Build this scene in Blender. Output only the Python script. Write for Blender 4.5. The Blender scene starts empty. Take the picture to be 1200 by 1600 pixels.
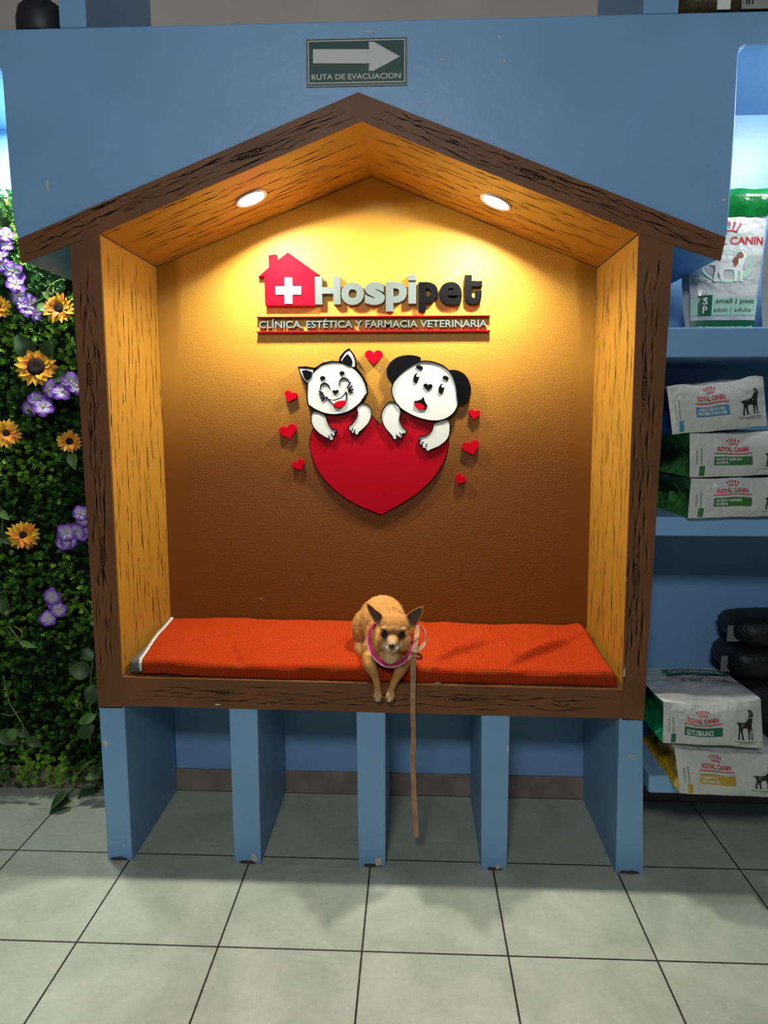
import bpy, bmesh, math, random
import numpy as np
from mathutils import Vector, Matrix, noise
C = bpy.context.scene.collection
SC = bpy.context.scene
PI = math.pi

# ------------------------------------------------------------------ camera
F, PITCH, YAW, ROLL = 1080.06, 0.134629, 0.0419705, -0.000232
CAM = np.array([0.133094, -2.07771, 1.451977])
_cy, _sy, _cp, _sp = math.cos(YAW), math.sin(YAW), math.cos(PITCH), math.sin(PITCH)
FW = np.array([-_sy * _cp, _cy * _cp, -_sp]); R0 = np.array([_cy, _sy, 0.0]); U0 = np.cross(R0, FW)
RR = math.cos(ROLL) * R0 + math.sin(ROLL) * U0; UU = -math.sin(ROLL) * R0 + math.cos(ROLL) * U0
cam = bpy.data.cameras.new('camera'); cam.sensor_fit = 'HORIZONTAL'; cam.sensor_width = 36.0
cam.lens = F / 1200 * 36.0; cam.clip_start = 0.05
co = bpy.data.objects.new('camera', cam); C.objects.link(co)
co.matrix_world = Matrix(((RR[0], UU[0], -FW[0], CAM[0]), (RR[1], UU[1], -FW[1], CAM[1]),
                          (RR[2], UU[2], -FW[2], CAM[2]), (0, 0, 0, 1)))
SC.camera = co

# ------------------------------------------------------------------ light and exposure
SC.view_settings.view_transform = 'Standard'; SC.view_settings.look = 'None'
SC.view_settings.gamma = 1.0; SC.view_settings.use_curve_mapping = False
SC.view_settings.exposure = 0.0
w = bpy.data.worlds.new('room_light'); SC.world = w; w.use_nodes = True
w.node_tree.nodes['Background'].inputs[0].default_value = (0.80, 0.90, 1.0, 1)
w.node_tree.nodes['Background'].inputs[1].default_value = 0.055

def area(name, loc, target, sx, sy, power, col, spread=PI):
    l = bpy.data.lights.new(name, 'AREA'); l.shape = 'RECTANGLE'; l.size = sx; l.size_y = sy
    l.energy = power; l.color = col; l.spread = spread
    o = bpy.data.objects.new(name, l); C.objects.link(o); o.location = loc
    o.rotation_euler = (Vector(target) - Vector(loc)).to_track_quat('-Z', 'Y').to_euler()
    return o
area('ceiling_fixture_light', (-0.20, -3.4, 2.95), (-0.1, 0.0, 1.0), 0.6, 0.35, 45, (0.90, 0.96, 1.0))
LAMP_W = 14.3                        # power of each niche downlight
def disc_light(name, loc, r, power, col):
    l = bpy.data.lights.new(name, 'AREA'); l.shape = 'DISK'; l.size = 2 * r; l.energy = power; l.color = col
    o = bpy.data.objects.new(name, l); C.objects.link(o); o.location = loc
disc_light('left_alcove_light', (-1.14, 0.25, 2.445), 0.05, 17, (0.92, 1.0, 0.93))
area('right_alcove_light', (1.42, 0.0, 2.44), (1.12, 0.25, 2.05), 0.10, 0.06, 5, (0.92, 0.98, 1.0))

# ------------------------------------------------------------------ helpers
def unp(px, py, Y=None, Z=None, X=None):
    d = FW * F + RR * (px - 600) + UU * (800 - py)
    if Y is not None: t = (Y - CAM[1]) / d[1]
    elif Z is not None: t = (Z - CAM[2]) / d[2]
    else: t = (X - CAM[0]) / d[0]
    p = CAM + t * d
    return Vector((float(p[0]), float(p[1]), float(p[2])))

def lin(c):
    return tuple(((v / 255) / 12.92 if v / 255 <= 0.04045 else ((v / 255 + 0.055) / 1.055) ** 2.4) for v in c)

MATS = {}
def mat(name, rgb, rough=0.6, spec=0.5, var=0.0, vscale=6.0, vdark=None, bump=0.0, bscale=80.0, stretch=None,
        metal=0.0, emit=None, attr=None, coat=0.0, bdist=0.002, detail=3.0):
    if name in MATS: return MATS[name]
    m = bpy.data.materials.new(name); m.use_nodes = True; nt = m.node_tree; N = nt.nodes; L = nt.links
    b = N['Principled BSDF']
    b.inputs['Base Color'].default_value = (*lin(rgb), 1); b.inputs['Roughness'].default_value = rough
    b.inputs['Metallic'].default_value = metal; b.inputs['Specular IOR Level'].default_value = spec
    b.inputs['Coat Weight'].default_value = coat
    tc = N.new('ShaderNodeTexCoord'); src = tc.outputs['Object']
    if stretch:
        mp = N.new('ShaderNodeMapping'); mp.inputs['Scale'].default_value = stretch
        L.new(src, mp.inputs['Vector']); src = mp.outputs['Vector']
    if attr:
        a = N.new('ShaderNodeAttribute'); a.attribute_name = attr; L.new(a.outputs['Color'], b.inputs['Base Color'])
    elif var > 0:
        n = N.new('ShaderNodeTexNoise'); n.inputs['Scale'].default_value = vscale; n.inputs['Detail'].default_value = detail
        L.new(src, n.inputs['Vector'])
        r = N.new('ShaderNodeValToRGB'); r.color_ramp.elements[0].position = 0.3; r.color_ramp.elements[1].position = 0.7
        d = vdark if vdark else tuple(v * (1 - var) for v in rgb)
        r.color_ramp.elements[0].color = (*lin(d), 1); r.color_ramp.elements[1].color = (*lin(rgb), 1)
        L.new(n.outputs['Fac'], r.inputs['Fac']); L.new(r.outputs['Color'], b.inputs['Base Color'])
    if bump > 0:
        n2 = N.new('ShaderNodeTexNoise'); n2.inputs['Scale'].default_value = bscale; n2.inputs['Detail'].default_value = 3
        L.new(tc.outputs['Object'], n2.inputs['Vector'])
        bp = N.new('ShaderNodeBump'); bp.inputs['Strength'].default_value = bump; bp.inputs['Distance'].default_value = bdist
        L.new(n2.outputs['Fac'], bp.inputs['Height']); L.new(bp.outputs['Normal'], b.inputs['Normal'])
    if emit:
        b.inputs['Emission Color'].default_value = (*emit[0], 1); b.inputs['Emission Strength'].default_value = emit[1]
    MATS[name] = m
    return m

BLUE = mat('blue_paint', (128, 172, 212), 0.42, 0.5, 0.05, 3.0, bump=0.25, bscale=22, bdist=0.004)
GREYW = mat('grey_plaster', (206, 192, 178), 0.8, 0.3, 0.06, 4)
BROWN = mat('brown_paint', (126, 80, 46), 0.5, 0.3, 0.16, 5, bump=0.15, bscale=40)
OCHRE = mat('ochre_wood_paint', (176, 126, 40), 0.42, 0.4, 0.07, 8, bump=0.1, bscale=40)
CRACK = mat('black_grain_paint', (14, 9, 7), 0.7, 0.15)
LGRAIN = mat('light_grain_paint', (150, 98, 52), 0.5, 0.3)
LGRAIN2 = mat('pale_grain_paint', (226, 170, 84), 0.5, 0.3)
CHIP = mat('bare_plaster_chip', (205, 192, 172), 0.9, 0.2)
RED = mat('red_acrylic', (164, 2, 24), 0.55, 0.05)
DRED = mat('red_heart_acrylic', (150, 4, 22), 0.3, 0.22)
WHITE = mat('white_acrylic', (186, 191, 184), 0.5, 0.2)
SILVER = mat('silver_acrylic', (94, 103, 99), 0.55, 0.12)
BLACK = mat('black_acrylic', (6, 6, 7), 0.5, 0.06)

def link(name, me, parent=None):
    o = bpy.data.objects.new(name, me); C.objects.link(o)
    if parent is not None: o.parent = parent; o.matrix_parent_inverse = parent.matrix_world.inverted() if False else Matrix.Identity(4)
    return o
def tag(o, label=None, cat=None, group=None, kind=None):
    if label: o['label'] = label
    if cat: o['category'] = cat
    if group: o['group'] = group
    if kind: o['kind'] = kind
    return o
def empty(name, loc, label, cat, group=None):
    o = bpy.data.objects.new(name, None); o.empty_display_size = 0.05; C.objects.link(o); o.location = loc
    return tag(o, label, cat, group)

class MB:
    """collects geometry in world space, links it as one mesh object"""
    def __init__(s): s.v = []; s.f = []; s.m = []; s.dv = []; s.df = []; s.dm = []; s.col = None
    def add(s, vs, fs, mi=0):
        n = len(s.v); s.v += [tuple(p) for p in vs]; s.f += [[i + n for i in f] for f in fs]; s.m += [mi] * len(fs); return s
    def deco(s, vs, fs, mi=0):
        n = len(s.dv); s.dv += [tuple(p) for p in vs]; s.df += [[i + n for i in f] for f in fs]; s.dm += [mi] * len(fs); return s
    def box(s, a, b, mi=0):
        x0, y0, z0 = a; x1, y1, z1 = b
        vs = [(x0, y0, z0), (x1, y0, z0), (x1, y1, z0), (x0, y1, z0), (x0, y0, z1), (x1, y0, z1), (x1, y1, z1), (x0, y1, z1)]
        return s.hexa(vs, mi)
    def hexa(s, vs, mi=0):
        return s.add(vs, [(0, 3, 2, 1), (4, 5, 6, 7), (0, 1, 5, 4), (1, 2, 6, 5), (2, 3, 7, 6), (3, 0, 4, 7)], mi)
    def prism(s, pts, y0, y1, mi=0):
        """pts: (x,z) outline, extruded from y0 (front) to y1"""
        n = len(pts)
        vs = [(x, y0, z) for x, z in pts] + [(x, y1, z) for x, z in pts]
        fs = [list(range(n)), list(range(2 * n - 1, n - 1, -1))] + [[(i + 1) % n, i, n + i, n + (i + 1) % n] for i in range(n)]
        return s.add(vs, fs, mi)
    def tube(s, pts, rad, n=8, mi=0, cap=True, flat=1.0, up=None):
        pts = [Vector(p) for p in pts]; m = len(pts)
        rr = rad if hasattr(rad, '__len__') else [rad] * m
        vs = []; ref = Vector(up) if up else Vector((0.13, 0.2, 0.97))
        for i, p in enumerate(pts):
            t = (pts[min(i + 1, m - 1)] - pts[max(i - 1, 0)]).normalized()
            a = t.cross(ref)
            if a.length < 1e-4: a = t.cross(Vector((1, 0, 0)))
            a.normalize(); b = t.cross(a).normalized()
            if not up: ref = b.cross(t) if False else ref
            for k in range(n):
                an = 2 * PI * k / n
                vs.append(p + a * math.cos(an) * rr[i] + b * math.sin(an) * rr[i] * flat)
        fs = [[i * n + k, i * n + (k + 1) % n, (i + 1) * n + (k + 1) % n, (i + 1) * n + k] for i in range(m - 1) for k in range(n)]
        if cap: fs += [list(range(n))[::-1], [(m - 1) * n + k for k in range(n)]]
        return s.add(vs, fs, mi)
    def ellipsoid(s, c, r, seg=20, ring=12, mi=0, rot=None):
        c = Vector(c); vs = []; fs = []
        M = rot or Matrix.Identity(3)
        vs.append(c + M @ Vector((0, 0, r[2])))
        for i in range(1, ring):
            th = PI * i / ring
            for k in range(seg):
                ph = 2 * PI * k / seg
                vs.append(c + M @ Vector((r[0] * math.sin(th) * math.cos(ph), r[1] * math.sin(th) * math.sin(ph), r[2] * math.cos(th))))
        vs.append(c + M @ Vector((0, 0, -r[2])))
        for k in range(seg):
            fs.append([0, 1 + k, 1 + (k + 1) % seg])
            fs.append([len(vs) - 1, 1 + (ring - 2) * seg + (k + 1) % seg, 1 + (ring - 2) * seg + k])
        for i in range(ring - 2):
            for k in range(seg):
                fs.append([1 + i * seg + k, 1 + (i + 1) * seg + k, 1 + (i + 1) * seg + (k + 1) % seg, 1 + i * seg + (k + 1) % seg])
        return s.add(vs, fs, mi)
    def build(s, name, mats, parent=None, bevel=0.0, segs=2, smooth=None, recalc=True, origin=None):
        if not isinstance(mats, (list, tuple)): mats = [mats]
        me = bpy.data.meshes.new(name)
        og = Vector(origin) if origin is not None else (Vector(parent_world(parent)) if parent is not None else Vector((0, 0, 0)))
        me.from_pydata([tuple(Vector(p) - og) for p in s.v], [], s.f)
        for i, p in enumerate(me.polygons): p.material_index = s.m[i]
        bm = bmesh.new(); bm.from_mesh(me)
        if recalc: bmesh.ops.recalc_face_normals(bm, faces=bm.faces[:])
        if bevel > 0:
            es = [e for e in bm.edges if len(e.link_faces) == 2 and e.calc_face_angle(0) > 0.5]
            bmesh.ops.bevel(bm, geom=es, offset=bevel, segments=segs, profile=0.5, affect='EDGES', clamp_overlap=True)
        if s.dv:
            nv = [bm.verts.new(Vector(p) - og) for p in s.dv]
            for f, mi in zip(s.df, s.dm):
                try:
                    bf = bm.faces.new([nv[i] for i in f]); bf.material_index = mi
                except ValueError: pass
        bm.to_mesh(me); bm.free()
        for mm in mats: me.materials.append(mm)
        if smooth is not None:
            for p in me.polygons: p.use_smooth = True
            me.set_sharp_from_angle(angle=math.radians(smooth))
        o = link(name, me, parent)
        if parent is None: o.location = og
        return o
def parent_world(p):
    v = Vector((0, 0, 0))
    while p is not None: v += Vector(p.location); p = p.parent
    return v
def struct(o): o['kind'] = 'structure'; return o

def catmull(pts, per=6, closed=True):
    P = [Vector(p) for p in pts]; n = len(P); out = []
    rng = n if closed else n - 1
    for i in range(rng):
        if closed: a, b, c, d = P[i - 1], P[i], P[(i + 1) % n], P[(i + 2) % n]
        else: a, b, c, d = P[max(i - 1, 0)], P[i], P[i + 1], P[min(i + 2, n - 1)]
        for k in range(per):
            t = k / per
            out.append(0.5 * ((2 * b) + (c - a) * t + (2 * a - 5 * b + 4 * c - d) * t * t + (3 * b - a - 3 * c + d) * t ** 3))
    if not closed: out.append(P[-1])
    return out

TXT = {}
def glyphs(body, bold=0.0, depth=0.0, res=4):
    """mesh data (verts, faces) of some lettering, normalised to a 0..1 box; depth along third axis 0..1"""
    key = (body, bold, depth > 0, res)
    if key in TXT: return TXT[key]
    cu = bpy.data.curves.new('lettering', 'FONT'); cu.body = body; cu.size = 1.0; cu.offset = bold
    cu.extrude = 0.5 if depth > 0 else 0.0; cu.resolution_u = res; cu.fill_mode = 'BOTH' if depth > 0 else 'FRONT'
    to = bpy.data.objects.new('lettering', cu); C.objects.link(to)
    dg = bpy.context.evaluated_depsgraph_get(); dg.update()
    me = bpy.data.meshes.new_from_object(to.evaluated_get(dg))
    vs = np.array([v.co[:] for v in me.vertices]); fs = [list(p.vertices) for p in me.polygons]
    bpy.data.objects.remove(to); bpy.data.curves.remove(cu); bpy.data.meshes.remove(me)
    lo = vs.min(0); hi = vs.max(0); sz = np.where(hi - lo < 1e-6, 1, hi - lo)
    vs = (vs - lo) / sz
    TXT[key] = (vs, fs)
    return vs, fs

def grain(mb, O, U, V, NRM, W, H, n, seed, lr, wr, mi=1, amp=0.004, knots=0, knot_size=(0.05, 0.014), li=None, lfrac=0.5, taper=None):
    """painted grain strokes laid on a face: U along the grain (length W), V across (length H)"""
    rnd = random.Random(seed); O = Vector(O); U = Vector(U).normalized(); V = Vector(V).normalized(); N_ = Vector(NRM).normalized()
    def strip(s0, L, v0, wmax, ph, am, mat_i, off):
        k = 9; vs = []; fs = []
        for i in range(k):
            t = i / (k - 1); s_ = s0 + L * t
            lat = v0 + am * math.sin(ph + t * (2.2 + 2 * math.sin(ph * 3))) + am * 0.4 * math.sin(ph * 5 + t * 9)
            ww = wmax * (math.sin(PI * (0.03 + 0.94 * t)) ** 0.8) * (0.6 + 0.4 * math.sin(ph * 7 + t * 11))
            a = O + U * s_ + V * (lat - ww / 2) + N_ * off; b = O + U * s_ + V * (lat + ww / 2) + N_ * off
            vs += [a, b]
        fs = [[2 * i, 2 * i + 1, 2 * i + 3, 2 * i + 2] for i in range(k - 1)]
        mb.deco(vs, fs, mat_i)
    for i in range(n):
        L = rnd.uniform(*lr); L = min(L, W * 0.8)
        s0 = 0.005 + (W - L - 0.01) * ((i + rnd.random()) / n); m_ = min(0.006 + amp, H * 0.2)
        v0 = m_ + (H - 2 * m_) * ((i * 0.618 + rnd.random() * 0.2) % 1.0)
        ph = rnd.uniform(0, 6.28); wd = rnd.uniform(*wr)
        strip(s0, L, v0, wd, ph, amp, mi, 0.0006)
        if li is not None and rnd.random() < lfrac:
            strip(s0 + 0.003, L * 0.8, v0 + wd * 1.3 + 0.0012, wd * 0.7, ph, amp, li, 0.0005)
    for i in range(knots):
        s0 = W * (i + rnd.uniform(0.3, 0.7)) / knots; v0 = H * rnd.uniform(0.35, 0.65); a, b = knot_size
        for q, sc in enumerate((1.0, 0.62, 0.3)):
            kk = 28; vs = []
            for j in range(kk):
                t = 2 * PI * j / kk
                def pt(rs, wq): return O + U * (s0 + a * rs * math.cos(t)) + V * (v0 + b * rs * math.sin(t) * abs(math.sin(t)) ** 0.35 + wq) + N_ * 0.0007
                vs += [pt(sc, 0), pt(sc * 0.84 - 0.03, 0)]
            mb.deco(vs, [[2 * j, 2 * j + 1, (2 * j + 3) % (2 * kk), (2 * j + 2) % (2 * kk)] for j in range(kk)], mi)
        strip(s0 - a * 1.9, a * 1.0, v0, 0.0035, 1.0, 0.002, mi, 0.0007); strip(s0 + a * 0.9, a * 1.1, v0, 0.0035, 2.0, 0.002, mi, 0.0007)

def blob(mb, O, U, V, NRM, cu, cv, ru, rv, seed, mi, off=0.0006, n=14):
    rnd = random.Random(seed); O = Vector(O); vs = [O + Vector(U) * cu + Vector(V) * cv + Vector(NRM) * off]
    for k in range(n):
        t = 2 * PI * k / n; r = rnd.uniform(0.55, 1.0)
        vs.append(O + Vector(U) * (cu + ru * r * math.cos(t)) + Vector(V) * (cv + rv * r * math.sin(t)) + Vector(NRM) * off)
    mb.deco(vs, [[0, 1 + k, 1 + (k + 1) % n] for k in range(n)], mi)

# ------------------------------------------------------------------ structure
D = 0.45                                   # depth of the built-in niche wall
# floor: one slab, procedural square tiles 0.40 m with dark grout
def floor_mat():
    m = bpy.data.materials.new('floor_tiles'); m.use_nodes = True; nt = m.node_tree; N = nt.nodes; L = nt.links; b = N['Principled BSDF']
    tc = N.new('ShaderNodeTexCoord'); sp = N.new('ShaderNodeSeparateXYZ'); L.new(tc.outputs['Object'], sp.inputs[0])
    def mth(op, a, bv=None, c=None):
        n = N.new('ShaderNodeMath'); n.operation = op
        for i, x in enumerate((a, bv, c)):
            if x is None: continue
            if isinstance(x, (int, float)): n.inputs[i].default_value = x
            else: L.new(x, n.inputs[i])
        return n.outputs[0]
    def dist(o, off):
        q = mth('DIVIDE', mth('ADD', o, off), 0.40); fr = mth('FRACT', q)
        return mth('MULTIPLY', mth('MINIMUM', fr, mth('SUBTRACT', 1.0, fr)), 0.40)
    dx = dist(sp.outputs[0], 40.0); dy = dist(sp.outputs[1], 40.0 - 0.0393)
    dm = mth('MINIMUM', dx, dy)
    wob = N.new('ShaderNodeTexNoise'); wob.inputs['Scale'].default_value = 30; L.new(tc.outputs['Object'], wob.inputs['Vector'])
    dm2 = mth('ADD', dm, mth('MULTIPLY', mth('SUBTRACT', wob.outputs['Fac'], 0.5), 0.0012))
    g = N.new('ShaderNodeMapRange'); g.inputs['From Min'].default_value = 0.0022; g.inputs['From Max'].default_value = 0.0032
    L.new(dm2, g.inputs['Value'])
    n1 = N.new('ShaderNodeTexNoise'); n1.inputs['Scale'].default_value = 4.5; n1.inputs['Detail'].default_value = 9; n1.inputs['Roughness'].default_value = 0.66
    n1.inputs['Distortion'].default_value = 0.5
    L.new(tc.outputs['Object'], n1.inputs['Vector'])
    r = N.new('ShaderNodeValToRGB'); r.color_ramp.elements[0].position = 0.3; r.color_ramp.elements[1].position = 0.72
    r.color_ramp.elements[0].color = (*lin((164, 172, 153)), 1); r.color_ramp.elements[1].color = (*lin((200, 205, 186)), 1)
    L.new(n1.outputs['Fac'], r.inputs['Fac'])
    n3 = N.new('ShaderNodeTexNoise'); n3.inputs['Scale'].default_value = 60; n3.inputs['Detail'].default_value = 5; L.new(tc.outputs['Object'], n3.inputs['Vector'])
    mx0 = N.new('ShaderNodeMix'); mx0.data_type = 'RGBA'; mx0.blend_type = 'MULTIPLY'; mx0.inputs[0].default_value = 0.35
    L.new(r.outputs['Color'], mx0.inputs[6]); L.new(n3.outputs['Color'], mx0.inputs[7])
    r3 = N.new('ShaderNodeValToRGB'); r3.color_ramp.elements[0].color = (0.55, 0.55, 0.55, 1); r3.color_ramp.elements[1].color = (1.25, 1.25, 1.2, 1)
    L.new(n3.outputs['Fac'], r3.inputs['Fac']); L.new(r3.outputs['Color'], mx0.inputs[7])
    mx = N.new('ShaderNodeMix'); mx.data_type = 'RGBA'; mx.inputs[6].default_value = (*lin((52, 46, 38)), 1)
    L.new(g.outputs[0], mx.inputs[0]); L.new(mx0.outputs[2], mx.inputs[7]); L.new(mx.outputs[2], b.inputs['Base Color'])
    rg = N.new('ShaderNodeMapRange'); rg.inputs['To Min'].default_value = 0.9; rg.inputs['To Max'].default_value = 0.42
    L.new(g.outputs[0], rg.inputs['Value']); L.new(rg.outputs[0], b.inputs['Roughness'])
    bp = N.new('ShaderNodeBump'); bp.inputs['Distance'].default_value = 0.002; bp.inputs['Strength'].default_value = 0.6
    L.new(g.outputs[0], bp.inputs['Height']); L.new(bp.outputs['Normal'], b.inputs['Normal'])
    return m
struct(MB().box((-3.2, -4.0, -0.05), (3.2, 0.47, 0.0)).build('floor', floor_mat()))
struct(MB().box((-2.6, 0.45, 0.0), (2.6, 0.60, 2.545)).build('wall_back', BLUE))
struct(MB().box((-2.6, 0.52, 2.545), (2.6, 0.60, 3.5)).build('wall_upper', GREYW))
SKIRT = mat('grey_skirting_tile', (150, 134, 122), 0.5, 0.4, 0.2, 12)
struct(MB().box((-2.6, 0.438, 0.0), (2.6, 0.45, 0.088)).build('baseboard_back', SKIRT, bevel=0.002))

# outlines of the roof (x, z) on the front plane
RT = [(-1.033, 1.973), (-0.026, 2.358), (1.011, 1.957)]            # upper edge of the roof beams
RB = [(-1.024, 1.906), (-0.785, 1.988), (-0.017, 2.282), (0.767, 1.971), (1.000, 1.894)]   # lower edge
up = 0.006
wf = [(-2.6, 2.545), (-2.6, 2.457), (-1.075, 2.457), (-1.056, 2.452), (-1.047, 2.440), (-1.046, 2.25), (-1.043, 2.03), (-1.033, 1.973), (-1.024, 1.906 + up),
      (-0.785, 1.988 + up), (-0.017, 2.282 + up), (0.767, 1.971 + up), (1.0, 1.894 + up), (1.011, 1.957), (1.017, 1.97), (1.019, 2.25), (1.016, 2.44), (1.021, 2.454), (1.034, 2.461), (2.6, 2.461), (2.6, 2.545)]
m = MB().prism(wf, 0.0, D)
F3 = ((0, 0, 0), (1, 0, 0), (0, 0, 1), (0, -1, 0))
for (px, py, ru, rv, sd) in [(780, 58, .004, .006, 1), (690, 93, .007, .004, 2), (788, 95, .004, .005, 3), (698, 188, .004, .012, 4), (577, 50, .014, .003, 5), (590, 46, .008, .002, 6), (655, 160, .003, .004, 7), (1130, 312, .008, .006, 8), (1118, 322, .003, .003, 9), (75, 290, .004, .02, 10)]:
    p = unp(px, py, Y=0); blob(m, *F3, p.x, p.z, ru, rv, sd, 1)
struct(m.build('wall_front', [BLUE, CHIP], bevel=0.004))
# partitions between the house niche and the alcoves either side
struct(MB().hexa([(-.872, 0, .53), (-.793, 0, .53), (-.793, D, .53), (-.872, D, .53), (-.874, 0, 1.955), (-.790, 0, 1.985), (-.790, D, 1.985), (-.874, D, 1.955)]).build('wall_left', BLUE))
struct(MB().hexa([(.788, 0, .52), (.853, 0, .52), (.853, D, .52), (.788, D, .52), (.772, 0, 1.968), (.868, 0, 1.935), (.868, D, 1.935), (.772, D, 1.968)]).build('wall_right', BLUE))
# loft pillars standing on the ledge
struct(MB().box((-.871, 0.0, 2.545), (-.794, 0.52, 3.3)).build('trim_1', BLUE, bevel=0.003))
struct(MB().box((.754, 0.0, 2.545), (.848, 0.52, 3.3)).build('trim_2', BLUE, bevel=0.003))

# ------------------------------------------------------------------ the house-shaped bench
H = empty('house_bench', (0, 0, 0), 'wood-grain painted house-shaped niche with bench seat on pale blue legs', 'bench')
YF = -0.005
WOOD = [BROWN, CRACK, LGRAIN, CHIP]
def slab(name, pts, seed, O, U, V, W, Hh, n, lr=(0.05, 0.13), wr=(0.0025, 0.006), knots=1, ks=(0.045, 0.013), amp=0.005):
    m = MB().prism(pts, YF, 0.0005)
    grain(m, O, U, V, (0, -1, 0), W, Hh, n, seed, lr, wr, 1, amp, knots, ks, 2, 0.8)
    return m
def vec2(a, b): d = Vector((b[0] - a[0], 0, b[1] - a[1])); return d.normalized(), d.length
# roof beams
for (a, b, c, d, sd) in [((-1.024, 1.906), (-0.017, 2.282), (-0.026, 2.358), (-1.033, 1.973), 11), ((-0.017, 2.282), (1.000, 1.894), (1.011, 1.957), (-0.026, 2.358), 12)]:
    lo = [a] + ([(-0.785, 1.988)] if sd == 11 else [(0.767, 1.971)]) + [b]
    pts = lo + [c, d]
    u, L_ = vec2(a, b); v = Vector((-u.z, 0, u.x))
    m = slab('roof_beam', pts, sd, (a[0], YF, a[1] + .0), u, v, L_, 0.070, 40, (0.06, 0.19), (0.002, 0.005), 1, (0.04, 0.009), 0.004)
    m.build('roof_beam', WOOD, H)
# posts
for (pts, sd) in [([(-.871, .536), (-.790, .536), (-.7865, 1.9875), (-.875, 1.9555)], 21), ([(.784, .528), (.853, .521), (.866, 1.939), (.768, 1.971)], 22)]:
    m = slab('post', pts, sd, (min(pts[0][0], pts[3][0]) + .008, YF, .62), (0, 0, 1), (1, 0, 0), 1.30, 0.068, 36, (0.07, 0.19), (0.003, 0.006), 2, (0.036, 0.0085), 0.0045)
    if sd == 22:
        for (px, py, ru, rv, q) in [(976, 1050, .006, .02, 31), (978, 905, .003, .008, 32)]:
            p = unp(px, py, Y=YF); blob(m, (0, YF, 0), (1, 0, 0), (0, 0, 1), (0, -1, 0), p.x, p.z, ru, rv, q, 3)
    m.build('post', WOOD, H)
# bench front beam
pts = [(-.790, .5405), (.784, .526), (.784, .620), (-.790, .636)]
m = slab('bench_beam', pts, 31, (-.78, YF, .548), (1, 0, -.0085), (0, 0, 1), 1.55, 0.072, 46, (0.06, 0.17), (0.002, 0.0045), 2, (0.024, 0.006), 0.003)
for (px, py, ru, rv, q) in [(684, 1067, .012, .002, 33), (340, 1101, .012, .003, 34)]:
    p = unp(px, py, Y=YF); blob(m, (0, YF, 0), (1, 0, 0), (0, 0, 1), (0, -1, 0), p.x, p.z, ru, rv, q, 3)
m.build('bench_beam', WOOD, H)
MB().hexa([(-.790, 0.0005, .5405), (.784, 0.0005, .526), (.784, D, .526), (-.790, D, .5405), (-.790, 0.0005, .636), (.784, 0.0005, .622), (.784, D, .622), (-.790, D, .636)]).build('seat_slab', [BROWN], H)
# ochre inner panels
OW = [OCHRE, CRACK, LGRAIN2]
def inner(name, q, seed, n, lr, wr, knots, li=2):
    """q: four corners O, O+along, O+along+depth, O+depth of the visible face; thickness behind it"""
    O, A, B, E = [Vector(p) for p in q]; u = (A - O); v = (E - O); nr = u.cross(v).normalized()
    ctr = Vector((0, 0.2, 1.3))
    if nr.dot(ctr - O) < 0: nr = -nr
    m = MB().hexa([p - nr * 0.005 for p in (O, A, B, E)] + [O, A, B, E])
    grain(m, O, u, v, nr, u.length, v.length, n, seed, lr, wr, 1, 0.003, knots, (0.03, 0.006), li, 0.45)
    return m.build(name, OW, H)
inner('side_panel', [(-.7875, 0, .64), (-.785, 0, 1.985), (-.785, D, 1.985), (-.7875, D, .64)], 41, 120, (0.04, 0.16), (0.0025, 0.006), 3)
inner('side_panel', [(.783, 0, .625), (.768, 0, 1.967), (.768, D, 1.967), (.783, D, .625)], 42, 120, (0.04, 0.16), (0.0025, 0.006), 3)
inner('soffit_panel', [(-.785, 0, 1.988), (-.017, 0, 2.282), (-.017, D, 2.282), (-.785, D, 1.988)], 43, 76, (0.05, 0.18), (0.003, 0.0075), 2)
inner('soffit_panel', [(-.017, 0, 2.282), (.768, 0, 1.971), (.768, D, 1.971), (-.017, D, 2.282)], 44, 76, (0.05, 0.18), (0.003, 0.0075), 2)
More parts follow.
